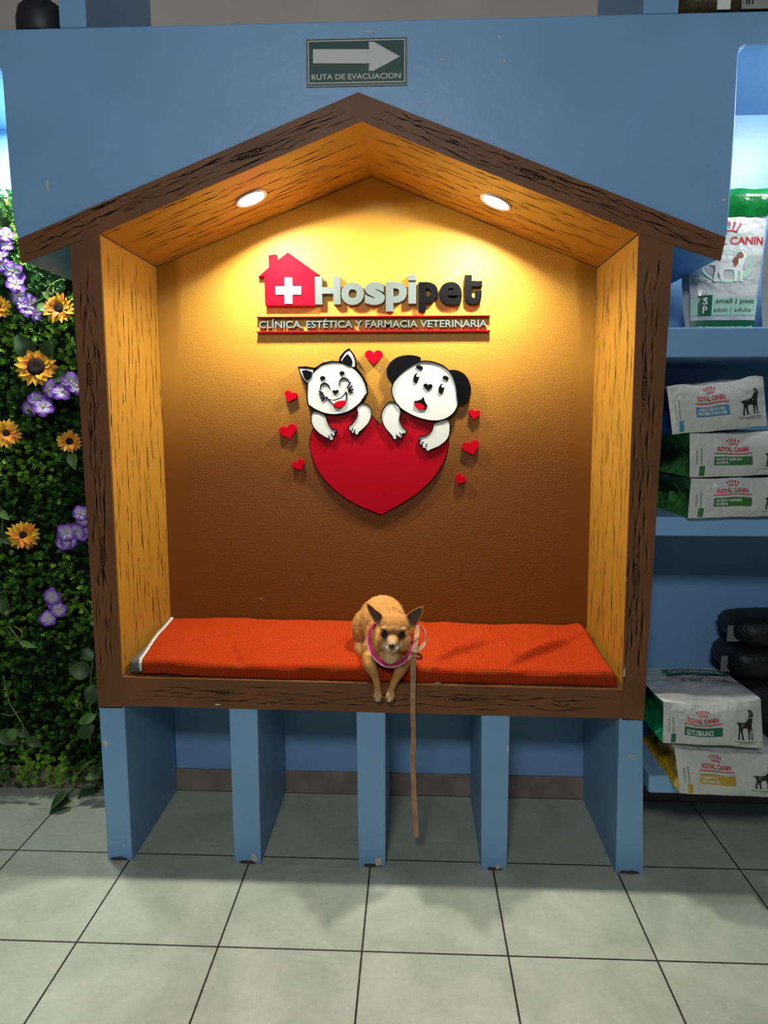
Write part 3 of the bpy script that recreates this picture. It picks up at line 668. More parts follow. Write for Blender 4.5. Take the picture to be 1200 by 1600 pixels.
edge, redge, CV, CN = cushion_cover()
def cover_z(x, y):
    best = min(CV, key=lambda p: (p[0] - x) ** 2 + (p[1] - y) ** 2 - (0.0 if p[2] > .66 else -1)); return best[2]
# zip along the left end of the cover
mz = MB(); mz.tube([p + Vector((-.004, -.001, .002)) for p in edge[2:]], .0042, 6, flat=.7)
for k in range(4, len(edge) - 1, 1):
    p = (edge[k] + edge[k + 1]) / 2 + Vector((-.007, -.001, .004)); mz.box((p.x - .003, p.y - .0015, p.z - .001), (p.x + .004, p.y + .0015, p.z + .0015))
mz.build('zipper', mat('white_zip', (215, 212, 200), .5), Q, smooth=40)
bpy.context.view_layer.update()

# ------------------------------------------------------------------ dog
def voxel(mb, vox, smooth_it=4):
    me = bpy.data.meshes.new('tmp'); me.from_pydata([tuple(p) for p in mb.v], [], mb.f)
    bm = bmesh.new(); bm.from_mesh(me); bmesh.ops.recalc_face_normals(bm, faces=bm.faces[:]); bm.to_mesh(me); bm.free()
    to = bpy.data.objects.new('tmp', me); C.objects.link(to)
    r = to.modifiers.new('r', 'REMESH'); r.mode = 'VOXEL'; r.voxel_size = vox; r.adaptivity = 0
    dg = bpy.context.evaluated_depsgraph_get(); dg.update()
    out = bpy.data.meshes.new_from_object(to.evaluated_get(dg))
    bpy.data.objects.remove(to); bpy.data.meshes.remove(me)
    bm = bmesh.new(); bm.from_mesh(out)
    for _ in range(smooth_it): bmesh.ops.smooth_vert(bm, verts=bm.verts[:], factor=.5, use_axis_x=True, use_axis_y=True, use_axis_z=True)
    bm.to_mesh(out); bm.free()
    return out
def Dg(cx, cy, Y): return unp(500 + cx * 220 / 1200, 900 + cy * 220 / 1200, Y=Y)
def capsule(mb, pts, rad, n=14):
    q = catmull(pts, 5, False); m_ = len(q); k = len(pts) - 1
    rr = []
    for i in range(m_):
        t = i / (m_ - 1) * k; a = min(int(t), k - 1); rr.append(rad[a] + (rad[a + 1] - rad[a]) * (t - a))
    mb.tube(q, rr, n); mb.ellipsoid(q[0], (rr[0],) * 3, 12, 8); mb.ellipsoid(q[-1], (rr[-1],) * 3, 12, 8)
dog = MB()
def rotm(ax, a): return Matrix.Rotation(a, 3, ax)
# trunk: rump behind-left, deep chest in front, rounded back
dog.ellipsoid((.030, .245, .762), (.078, .095, .080))
dog.ellipsoid((.036, .17, .765), (.080, .11, .078))
dog.ellipsoid((.048, .09, .752), (.068, .085, .066))
dog.ellipsoid((.055, .045, .735), (.060, .055, .056))
# thighs folded at the sides, hind feet
dog.ellipsoid((-.028, .205, .742), (.042, .075, .058)); dog.ellipsoid((.098, .205, .735), (.040, .072, .052))
capsule(dog, [(-.035, .19, .70), (-.038, .13, .695), (-.034, .10, .692)], [.022, .016, .012]); capsule(dog, [(.108, .2, .698), (.110, .14, .692), (.106, .10, .690)], [.022, .016, .012])
# shoulders
sl = Dg(405, 660, .035); sr = Dg(735, 690, .035)
dog.ellipsoid(sl + Vector((.014, .02, .004)), (.034, .045, .040)); dog.ellipsoid(sr + Vector((-.014, .02, .002)), (.032, .045, .038))
# neck
HC = Dg(636, 425, -.015)
capsule(dog, [(.052, .07, .765), Dg(620, 560, .02), HC + Vector((0, .01, -.012))], [.052, .046, .040])
# head: cranium, cheeks, brow, muzzle tapering to the nose, chin
dog.ellipsoid(HC, (.0475, .046, .042))
dog.ellipsoid(Dg(632, 490, -.030), (.0465, .030, .030))
dog.ellipsoid(Dg(560, 555, -.030), (.027, .026, .030)); dog.ellipsoid(Dg(700, 555, -.030), (.027, .026, .030))
dog.ellipsoid(Dg(627, 470, -.050), (.026, .018, .020))
NT = Dg(612, 596, -.098)
capsule(dog, [Dg(622, 530, -.052), Dg(616, 570, -.078), NT + Vector((0, .008, -.003))], [.023, .0165, .0115])
dog.ellipsoid(Dg(588, 612, -.073), (.0110, .015, .0105)); dog.ellipsoid(Dg(639, 614, -.073), (.0110, .015, .0105))
capsule(dog, [Dg(612, 640, -.05), Dg(611, 640, -.083)], [.0135, .0085])
capsule(dog, [Dg(600, 690, -.015), Dg(605, 660, -.045)], [.034, .022])
# brow ridges
for cx, cy in ((545, 448), (702, 455)): dog.ellipsoid(Dg(cx, cy, -.052), (.013, .008, .006))
# ears: cupped shells fused to the skull
def ear(outline, base_c, tip, back, th=.0055):
    P = [Vector(p) for p in outline]; n = len(P); cen = sum(P, Vector((0, 0))) / n
    q = catmull([(p.x, p.y, 0) for p in P], 4)
    vs = []; rings = 5; m_ = len(q)
    for side in (0, 1):
        for r in range(rings):
            k = 1 - r / rings
            for p in q:
                x = cen.x + (p.x - cen.x) * k; y = cen.y + (p.y - cen.y) * k
                h = max(0, min(1, (Vector((x, y)) - Vector(base_c)).length / (Vector(tip) - Vector(base_c)).length))
                depth = back[0] + (back[1] - back[0]) * h + .016 * (1 - k * k) * (1 - .5 * h) + (th if side else 0)
                vs.append(Dg(x, y, depth))
        vs.append(Dg(cen.x, cen.y, back[0] + (back[1] - back[0]) * .45 + .015 + (th if side else 0)))
    S_ = rings * m_ + 1; fs = []
    for side in (0, 1):
        o_ = side * S_
        for r in range(rings - 1):
            for k in range(m_):
                f = [o_ + r * m_ + k, o_ + r * m_ + (k + 1) % m_, o_ + (r + 1) * m_ + (k + 1) % m_, o_ + (r + 1) * m_ + k]
                fs.append(f if side else f[::-1])
        for k in range(m_):
            f = [o_ + (rings - 1) * m_ + k, o_ + (rings - 1) * m_ + (k + 1) % m_, o_ + S_ - 1]
            fs.append(f if side else f[::-1])
    for k in range(m_): fs.append([k, (k + 1) % m_, S_ + (k + 1) % m_, S_ + k])
    dog.add(vs, fs)
EL = [(393, 230), (425, 240), (475, 285), (532, 330), (540, 380), (515, 425), (482, 425), (447, 370), (410, 300)]
ER = [(880, 257), (882, 300), (850, 380), (808, 440), (770, 440), (735, 390), (730, 345), (775, 300), (835, 268)]
ear(EL, (515, 400), (393, 230), (-.012, .012)); ear(ER, (755, 400), (880, 257), (-.012, .012))
# front legs hanging over the cushion edge, paws with toes
def foreleg(pts, rad, toes):
    capsule(dog, pts, rad)
    for a, b in toes: capsule(dog, [a, b], [.0062, .0056], 10)
foreleg([sl + Vector((.008, -.005, -.008)), Dg(425, 760, -.028), Dg(468, 850, -.036), Dg(492, 945, -.030), Dg(490, 1010, -.030)], [.025, .0190, .0132, .0104, .0122],
        [(Dg(470, 1010, -.035), Dg(465, 1040, -.039)), (Dg(484, 1020, -.038), Dg(484, 1060, -.042)), (Dg(500, 1022, -.037), Dg(502, 1062, -.041)), (Dg(514, 1012, -.034), Dg(518, 1042, -.038))])
foreleg([sr + Vector((-.008, -.005, -.008)), Dg(690, 790, -.028), Dg(650, 865, -.036), Dg(612, 950, -.030), Dg(602, 1010, -.030)], [.025, .0180, .0128, .0104, .0122],
        [(Dg(576, 1012, -.034), Dg(568, 1046, -.038)), (Dg(590, 1022, -.038), Dg(584, 1064, -.042)), (Dg(606, 1022, -.037), Dg(604, 1058, -.041)), (Dg(624, 1010, -.034), Dg(628, 1034, -.038))])
DO = Vector((.045, .10, .69))
me = voxel(dog, .0026, 3)
n = len(me.vertices); cs = np.empty(n * 3); me.vertices.foreach_get('co', cs); cs = cs.reshape(-1, 3)
ns = np.empty(n * 3); me.vertices.foreach_get('normal', ns); ns = ns.reshape(-1, 3)
# coat colours by place on the animal
col = np.empty((n, 3)); col[:] = lin((192, 138, 74))
def sm(d, r0, r1): return np.clip((r1 - d) / (r1 - r0), 0, 1)[:, None] ** 1.0
def near(c): return np.linalg.norm(cs - np.array(c), axis=1)
nz = np.array([noise.noise(Vector(p) * 60) for p in cs])[:, None]; nz2 = np.array([noise.noise(Vector(p) * 16) for p in cs])[:, None]
col *= 1 + .28 * nz + .24 * nz2
def paint(mask, c):
    global col
    col = col * (1 - mask) + np.array(lin(c)) * mask
# paler flank, belly and lower legs
paint(np.clip((.735 - cs[:, 2:3]) / .10, 0, 1) * .35, (184, 140, 92))
paint(np.clip((.625 - cs[:, 2:3]) / .035, 0, 1) * .6, (214, 194, 158))
paint(sm(near(HC + Vector((0, -.02, .035))), .01, .045) * .55, (172, 112, 56))
paint(sm(near(Dg(605, 700, -.045)), .012, .040) * .6, (222, 196, 150))
for cx, cy in ((566, 612), (659, 616)): paint(np.clip(sm(near(Dg(cx, cy, -.072)), .011, .025) * (.9 + .5 * nz), 0, 1), (230, 222, 206))
paint(np.clip(sm(near(Dg(612, 568, -.088)), .004, .016) * (.7 + .5 * nz), 0, 1), (202, 188, 162))
for q in np.linspace(-1, 1, 9): paint(sm(near(Dg(611 + 34 * q, 646 - 6 * q * q, -.0835 + .008 * q * q)), .0012, .0042) * .85, (44, 34, 30))
paint(sm(near(Dg(611, 652, -.08)), .004, .012) * .6, (214, 200, 176))
paint(sm(near(Dg(600, 545, -.068)), .006, .018) * .75, (224, 210, 186))
paint(sm(near(Dg(606, 690, -.045)), .012, .034) * .55, (220, 196, 156))
for cx, cy in ((548, 498), (697, 505)): paint(sm(near(Dg(cx, cy, -.062)), .010, .024) * .85, (74, 50, 34))
paint(sm(near(Dg(622, 478, -.066)), .004, .018) * .75, (104, 74, 50))
for cx, cy in ((566, 540), (682, 546)): paint(sm(near(Dg(cx, cy, -.062)), .004, .012) * .6, (120, 84, 54))
for cx, cy in ((520, 452), (545, 444), (700, 450), (726, 460)): paint(sm(near(Dg(cx, cy, -.056)), .001, .007) * .5, (222, 200, 164))
paint(sm(near(NT + Vector((0, .002, -.0165))), .003, .008) * .8, (52, 42, 38))
def pip(poly, pts):
    inside = np.zeros(len(pts), bool); j = len(poly) - 1
    for i in range(len(poly)):
        xi, yi = poly[i]; xj, yj = poly[j]
        c_ = ((yi > pts[:, 1]) != (yj > pts[:, 1])) & (pts[:, 0] < (xj - xi) * (pts[:, 1] - yi) / (yj - yi + 1e-9) + xi); inside ^= c_; j = i
    return inside
# the hollow of each ear (measured in the ear's own outline) is dusky
d_ = cs - CAM; w_ = d_ @ FW; scr = np.stack([(600 + F * (d_ @ RR) / w_ - 500) * 1200 / 220, (800 - F * (d_ @ UU) / w_ - 900) * 1200 / 220], 1)
earmask = np.zeros(n, bool)
for E_ in (EL, ER):
    cen = np.mean(E_, 0); inn = [tuple(cen + (np.array(p) - cen) * .86) for p in E_]; big = [tuple(cen + (np.array(p) - cen) * 1.12) for p in E_]
    earz = pip(big, scr) & (cs[:, 1] > -.03) & (cs[:, 1] < .03) & (cs[:, 2] > HC.z - .012)
    earmask |= earz & (near(HC) > .046)
    paint((earz & (near(HC) > .044)).astype(float)[:, None] * .5, (134, 92, 58))
    paint((earz & pip(inn, scr) & (ns[:, 1] < .15)).astype(float)[:, None] * .9, (92, 66, 54))
col = np.clip(col, .002, 1)
body_col = col.copy(); body_co = cs.copy(); body_n = ns.copy()
FURM = mat('dog_coat', (190, 140, 80), .85, .15, attr='coat', bump=.4, bscale=420, bdist=.002)
a = me.color_attributes.new('coat', 'FLOAT_COLOR', 'POINT'); a.data.foreach_set('color', np.concatenate([col, np.ones((n, 1))], 1).astype(np.float32).ravel())
me.transform(Matrix.Translation(-DO)); me.materials.clear(); me.materials.append(FURM)
for p in me.polygons: p.use_smooth = True
me.name = 'dog'
dogo = link('dog', me); dogo.location = DO
tag(dogo, 'small tan chihuahua lying on the cushion, front paws hanging over the edge', 'dog')
# fur
def fur():
    rnd = random.Random(5); vs = []; fs = []; cc = []
    idx = [rnd.randrange(n) for _ in range(70000)]
    for i in idx:
        p = Vector(body_co[i]); nn = Vector(body_n[i]); dh = (p - HC).length
        head = dh < .075 and p.y < .035
        if (p - NT).length < .016 or earmask[i]: continue
        L_ = .0045 if head else .006
        if p.z < .66: L_ = .0035
        if head: L_ = .0055 if p.z > HC.z - .01 else .0045
        if (p - NT).length < .045: L_ = .0022
        if not head and p.y > .06: L_ = rnd.uniform(.006, .011) * (1.7 if rnd.random() < .04 else 1)
        if not head and p.x < -.03 and p.y > .1: L_ = rnd.uniform(.008, .02)
        # lie backwards on the trunk, outwards from the nose on the face, downwards on the legs
        if head: t = (p - NT); t = t - nn * t.dot(nn)
        elif p.z < .68 and p.y < .0: t = Vector((0, 0, -1)); t = t - nn * t.dot(nn)
        else: t = Vector((rnd.uniform(-.4, .4), 1, -.35)); t = t - nn * t.dot(nn)
        if t.length < 1e-5: continue
        t.normalize(); lift = .12 if head else rnd.uniform(.12, .40); jt = .10 if head else .15; d = (t * .9 + nn * lift + Vector((rnd.gauss(0, jt), rnd.gauss(0, jt), rnd.gauss(0, jt)))).normalized()
        s_ = d.cross(nn)
        if s_.length < 1e-5: continue
        s_.normalize(); wd = .0006 if not head else .0007
        b = p - nn * .0005; k = len(vs); mid = b + d * L_ * .55; tip = b + d * L_ - nn * L_ * .12
        vs += [b - s_ * wd, b + s_ * wd, mid + s_ * wd * .7, mid - s_ * wd * .7, tip]
        fs += [[k, k + 1, k + 2, k + 3], [k + 3, k + 2, k + 4]]
        c_ = np.clip(body_col[i] * rnd.uniform(.75, 1.3), 0, 1); cc += [c_] * 5
    m = MB(); m.add(vs, fs); ob = m.build('fur', FURM, dogo, recalc=False)
    a = ob.data.color_attributes.new('coat', 'FLOAT_COLOR', 'POINT'); a.data.foreach_set('color', np.concatenate([np.array(cc), np.ones((len(cc), 1))], 1).astype(np.float32).ravel())
    ob['kind'] = 'stuff'
fur()
EYE = mat('dark_eye', (10, 7, 6), .06, .6)
for cx, cy in ((550, 498), (695, 505)):
    # find how deep the face surface lies along this sight line
    tgt = np.array([cx, cy]); dd = np.linalg.norm(scr - tgt, axis=1); fr = (dd < 16)
    ysurf = float(cs[fr][:, 1].min())
    MB().ellipsoid(Dg(cx, cy, ysurf + .0058), (.0110, .0095, .0107), 20, 14).build('eye', EYE, dogo, smooth=180)
m = MB(); m.ellipsoid(NT + Vector((0, -.0015, .001)), (.0082, .0075, .0062), 20, 14); m.ellipsoid(NT + Vector((0, -.002, -.004)), (.0035, .006, .0045), 14, 10)
m.build('nose', mat('black_nose', (14, 12, 12), .25, .5), dogo, smooth=180)
m = MB()
for x, y in ((463, 1050), (484, 1072), (503, 1073), (520, 1052), (566, 1058), (583, 1076), (604, 1070), (629, 1046)):
    a = Dg(x, y - 12, -.043); b = Dg(x, y + 6, -.046); m.tube([a, (a + b) / 2 + Vector((0, -.001, 0)), b], [.0026, .002, .0006], 8)
m.build('claws', mat('pale_claw', (60, 50, 42), .4, .4), dogo, smooth=60)
# pink harness round the neck and chest
PINK = mat('pink_harness', (172, 36, 88), .7, .3, .12, 60, bump=.3, bscale=300)
def ribbon(mb, pts, wvec, wd, th, per=8, closed=False):
    q = catmull(pts, per, closed); m_ = len(q); W_ = [Vector(x) for x in wvec]
    vs = []
    kk = len(pts) - (0 if closed else 1)
    for i, p in enumerate(q):
        t = (i / per) if True else 0; a = min(int(t), len(W_) - 1); b = (a + 1) % len(W_) if closed else min(a + 1, len(W_) - 1)
        wv = (W_[a] * (1 - (t - int(t))) + W_[b] * (t - int(t))).normalized()
        tg = (q[(i + 1) % m_] - q[i - 1]) if closed else (q[min(i + 1, m_ - 1)] - q[max(i - 1, 0)])
        nn = tg.normalized().cross(wv).normalized()
        vs += [p + wv * wd / 2 + nn * th / 2, p - wv * wd / 2 + nn * th / 2, p - wv * wd / 2 - nn * th / 2, p + wv * wd / 2 - nn * th / 2]
    fs = []
    for i in range(m_ if closed else m_ - 1):
        a, b = i * 4, ((i + 1) % m_) * 4
        for k in range(4): fs.append([a + k, a + (k + 1) % 4, b + (k + 1) % 4, b + k])
    if not closed: fs += [[0, 1, 2, 3], [(m_ - 1) * 4 + k for k in (3, 2, 1, 0)]]
    mb.add(vs, fs)
hp_ = [Dg(447, 425, .035), Dg(418, 520, .004), Dg(448, 650, -.026), Dg(530, 738, -.042), Dg(620, 757, -.046), Dg(712, 722, -.042), Dg(768, 640, -.026), Dg(776, 560, .004)]
hp_ += [Vector((.110, .050, .778)), Vector((.075, .070, .785)), Vector((.03, .062, .795))]
wv = [(-.35, .15, -.9), (-.7, -.2, -.6), (-.7, -.3, -.6), (-.3, -.6, -.7), (0, -.75, -.7), (.3, -.6, -.7), (.7, -.3, -.6), (.7, -.2, -.6), (.7, .3, -.4), (0, .9, -.1), (-.6, .5, -.4)]
m = MB(); ribbon(m, hp_, wv, .0145, .006, closed=True)
har = m.build('harness', PINK, dogo, smooth=60); har['label'] = 'pink harness'
m = MB(); ribbon(m, [p + Vector(w_).normalized() * .0068 + Vector((0, -.0025, 0)) for p, w_ in zip(hp_, wv)], wv, .003, .004, closed=True); m.build('piping', mat('pale_piping', (206, 150, 166), .6), har, smooth=60)

# leash: loops up beside the head, knotted, then hangs down in front of the bench
LM = mat('tan_leash', (190, 146, 112), .75, .25, .2, 30, bump=.3, bscale=250)
LK = Dg(800, 640, -.030)
lo = empty('leash', LK, 'flat tan leash with a loop, hanging from the dog over the bench front', 'leash')
m = MB()
lp = [Dg(796, 640, -.034), Dg(812, 590, -.016), Dg(828, 500, .012), Dg(836, 425, .030), Dg(872, 440, .030), Dg(900, 500, .012), Dg(898, 560, -.008), Dg(862, 612, -.022), Dg(806, 645, -.034)]
ribbon(m, lp, [(.95, -.2, .1), (.95, -.2, .2), (.9, -.3, .2), (.5, -.7, .2), (.25, -.85, .3), (.25, -.9, .2), (.35, -.85, -.3), (.15, -.6, -.75), (.2, -.3, -.9)], .0155, .0022, 8)
m.build('loop', LM, lo, smooth=60)
m = MB(); ribbon(m, [Dg(782, 650, -.034), Dg(800, 655, -.043), Dg(822, 652, -.034), Dg(800, 660, -.028)], [(0, -.2, 1)] * 4, .012, .003, 6, closed=True); ribbon(m, [Dg(785, 690, -.034), Dg(802, 684, -.044), Dg(820, 690, -.034), Dg(802, 694, -.028)], [(.15, -.2, 1)] * 4, .010, .003, 6, closed=True); m.build('knot', LM, lo, smooth=180)
m = MB()
st = [Dg(800, 668, -.038), Dg(796, 740, -.040), unp(645.5, 1062, Y=-.034), unp(645, 1110, Y=-.030), unp(646, 1150, Y=-.028), unp(645, 1180, Y=-.026), unp(646, 1220, Y=-.024), unp(648, 1265, Y=-.022), unp(650.5, 1308, Y=-.02)]
ribbon(m, st, [(.98, -.1, 0), (.98, -.15, 0), (.98, .1, 0), (.95, .3, 0), (.75, .65, 0), (.72, -.6, 0), (.95, -.3, 0), (.98, .1, 0), (.98, .15, 0)], .0165, .0022, 8)
m.build('strap', LM, lo, smooth=60)
m = MB(); ribbon(m, [Dg(815, 660, -.03), Dg(850, 672, -.02), Dg(872, 690, -.014), Dg(852, 706, -.02), Dg(815, 700, -.03)], [(0, -.5, .85)] * 5, .010, .0022, 8); m.build('bow', mat('brown_leash_end', (120, 62, 40), .8), lo, smooth=60)

# ------------------------------------------------------------------ food bags
BW = mat('bag_white_film', (205, 206, 200), .25, .5, .05, 7, bump=1.0, bscale=11, bdist=.022, coat=.5)
INK = {}
def ink(name, rgb): 
    return mat(name, rgb, .45, .4)
CRN = ink('red_ink', (186, 22, 36)); DK = ink('dark_ink', (38, 36, 36)); GR = ink('grey_ink', (120, 118, 114)); WI = ink('white_ink', (224, 224, 218))
def bag(label, quad, Yf, depth, side_rgb, group, rot=0, sag=0.0, flank_rgb=None, sink=.82, seed=0, crease=True, top_rgb=None, cat='pet food bag'):
    """quad: photo corners tl,tr,br,bl of the end facing out at plane Yf; bag lies into the shelf"""
    tl, tr, br, bl = quad
    ctr = (bl + br) / 2
    o = empty('food_bag', Vector((ctr.x, Yf, ctr.z)), label, cat, group)
    def Sf(u, v):
        p = (bl * (1 - u) + br * u) * (1 - v) + (tl * (1 - u) + tr * u) * v
        b = (1 - abs(2 * u - 1) ** 3.0) * (1 - abs(2 * v - 1) ** 2.6)
        wr = .0025 * noise.noise(Vector((u * 5 + seed, v * 3, seed * 1.7))) * b
        return Vector((p.x, p.y - .016 * b - wr * 1.6 + .006 - .005 * (.5 - abs(noise.noise(Vector((u * 7 + seed * 2, v * 3.5 + u * 3, seed))))) * b, p.z - sag * max(0, math.sin(PI * u)) ** 1.5 * v + (.008 * noise.noise(Vector((u * 4 + seed, 5, seed))) * (1 if v > .5 else .4)) * (1 if 0 < u < 1 else 0)))
    nu, nv = 40, 16
    m = MB(); vs = [Sf(i / nu, j / nv) for j in range(nv + 1) for i in range(nu + 1)]
    m.add(vs, [[j * (nu + 1) + i, j * (nu + 1) + i + 1, (j + 1) * (nu + 1) + i + 1, (j + 1) * (nu + 1) + i] for j in range(nv) for i in range(nu)])
    m.build('front_panel', BW, o, smooth=180, recalc=False)
    # the body behind, a loft of rings shrinking to the back; left and right gussets pinched and coloured
    top = MB(); side = MB(); side2 = MB()
    nd = 14
    def ringp(k):
        t = k / nd; y = Yf + t * depth; hs = 1 - (1 - sink) * t ** 1.5
        pts = []
        P = []
        n1 = 12
        for i in range(n1 + 1): P.append(('t', i / n1))        # top from left to right
        for i in range(1, 9): P.append(('r', i / 9))
        for i in range(n1 + 1): P.append(('b', 1 - i / n1))
        for i in range(1, 9): P.append(('l', i / 9))
        out = []
        for kind, s in P:
            if kind == 't': u, v = s, 1
            elif kind == 'r': u, v = 1, 1 - s
            elif kind == 'b': u, v = s, 0
            else: u, v = 0, s
            p = (bl * (1 - u) + br * u) * (1 - v) + (tl * (1 - u) + tr * u) * v
            z = p.z if v == 0 else bl.z * 0 + ((bl * (1 - u) + br * u).z + (p.z - (bl * (1 - u) + br * u).z) * hs)
            x = p.x
            cr = noise.noise(Vector((y * 26 + seed * 3, s * 4, 3 if kind == 'l' else 8)))
            if kind in 'lr':
                sgn = 1 if kind == 'l' else -1
                fold = .030 * math.sin(PI * s) * min(1, t * 5) * (1 if crease else .3)
                x += sgn * (fold + .020 * cr * min(1, t * 6)) + sgn * .008 * t
            else:
                x += (u - .5) * .02 * t
                z += (.006 * noise.noise(Vector((u * 5 + seed, y * 12, 2 if kind == 't' else 4))) + (.010 * math.sin(PI * u) * math.sin(PI * min(1, t * 1.0)) if kind == 't' else 0)) * min(1, t * 8) * (1 if kind == 't' else .12)
            z -= sag * max(0, math.sin(PI * u)) ** 1.5 * (1 - t) ** 3 * (1 if kind == 't' else 0)
            if t == 0: q = Sf(u, v); out.append(q)
            else: out.append(Vector((x, y, z)))
        return out, P
    rings = [ringp(k)[0] for k in range(nd + 1)]; kinds = ringp(0)[1]; K = len(kinds)
    allv = [p for r in rings for p in r]
    for k in range(nd):
        for i in range(K):
            j = (i + 1) % K; f = [k * K + i, (k + 1) * K + i, (k + 1) * K + j, k * K + j]
            g = kinds[i][0] if kinds[i][0] == kinds[j][0] else ('r' if {kinds[i][0], kinds[j][0]} & {'r'} else 'l')
            (side if g == 'l' else side2 if g == 'r' else top).f.append(f)
    top.v = [tuple(p) for p in allv]; side.v = list(top.v); side2.v = list(top.v)
    top.m = [0] * len(top.f); side.m = [0] * len(side.f); side2.m = [0] * len(side2.f)
    top.f.append([nd * K + i for i in range(K)]); top.m.append(0)
    for q in (top, side, side2):
        used = sorted({i for f in q.f for i in f}); mp = {a: b for b, a in enumerate(used)}; q.v = [q.v[i] for i in used]; q.f = [[mp[i] for i in f] for f in q.f]
    top.build('body', BW, o, smooth=70)
    for sg in (side, side2): sg.build('gusset', mat('bag_film_%d_%d_%d' % tuple(side_rgb), side_rgb, .28, .5, .25, 20, bump=.9, bscale=38, bdist=.010, coat=.4), o, smooth=25)
    def dec(nm, polys, mt, lift=.0014):
        mm = MB()
        for vs_, fs_ in polys:
            mm.deco([Sf(min(max(u, 0), 1), min(max(v, 0), 1)) + Vector((0, -lift, 0)) for u, v in vs_], fs_, 0)
        return mm.build(nm, mt, o, recalc=False)
    def rect(u0, v0, u1, v1, k=8):
        kv = 5; vs_ = [(u0 + (u1 - u0) * i / k, v0 + (v1 - v0) * j / kv) for j in range(kv + 1) for i in range(k + 1)]
        return vs_, [[j * (k + 1) + i, j * (k + 1) + i + 1, (j + 1) * (k + 1) + i + 1, (j + 1) * (k + 1) + i] for j in range(kv) for i in range(k)]
    def text(body, u0, v0, u1, v1, bold=.0):
        vs_, fs_ = glyphs(body, bold, 0, 2); return [(u0 + p[0] * (u1 - u0), v0 + p[1] * (v1 - v0)) for p in vs_], fs_
    return o, dec, rect, text, Sf
def crown(u0, v0, u1, v1):
    out = []; cx = (u0 + u1) / 2; w_ = (u1 - u0); h_ = (v1 - v0)
    k = 10; vs_ = []
    for i in range(k + 1):
        t = -1 + 2 * i / k; vs_ += [(cx + t * w_ * .36, v0 + h_ * (.05 + .16 * (1 - t * t))), (cx + t * w_ * .36, v0 + h_ * (.18 + .16 * (1 - t * t)))]
    out.append((vs_, [[2 * i, 2 * i + 2, 2 * i + 3, 2 * i + 1] for i in range(k)]))
    for row, (hh, ss) in enumerate(((.50, .72), (.70, .86), (.90, 1.0))):
        for i in range(5):
            t = -1 + 2 * i / 4; c_ = (cx + t * w_ * .5 * ss, v0 + h_ * (hh - .18 * t * t)); r_ = .05 + .015 * row
            vs2 = [(c_[0] + w_ * r_ * math.cos(a), c_[1] + h_ * r_ * 1.3 * math.sin(a)) for a in [2 * PI * q / 8 for q in range(8)]]
            out.append((vs2, [list(range(8))]))
    return out
DOGP = [(.02, .62), (.06, .60), (.14, .62), (.22, .60), (.40, .60), (.55, .62), (.66, .74), (.70, .86), (.68, .97), (.74, 1.0), (.82, .97), (.90, .90), (.93, .80), (.88, .76), (.86, .60), (.82, .48), (.84, .30), (.83, .06), (.88, .02), (.87, 0), (.78, 0), (.76, .25), (.72, .36), (.70, .20), (.68, .05), (.72, .02), (.70, 0), (.61, 0), (.62, .20), (.58, .38), (.42, .40), (.34, .36), (.32, .22), (.36, .06), (.40, .02), (.38, 0), (.28, 0), (.24, .20), (.20, .32), (.16, .18), (.15, .05), (.19, .02), (.17, 0), (.07, 0), (.08, .18), (.12, .34), (.12, .48), (.08, .54), (.0, .56)]
def dogprint(u0, v0, u1, v1, flip=False): return ([((u0 + (1 - x if flip else x) * (u1 - u0)), v0 + y * (v1 - v0)) for x, y in DOGP], [list(range(len(DOGP)))])
def patch(u, v, ru, rv, seed=0):
    r_ = random.Random(seed); return ([(u + ru * r_.uniform(.6, 1) * math.cos(a), v + rv * r_.uniform(.6, 1) * math.sin(a)) for a in [2 * PI * q / 12 for q in range(12)]], [list(range(12))])
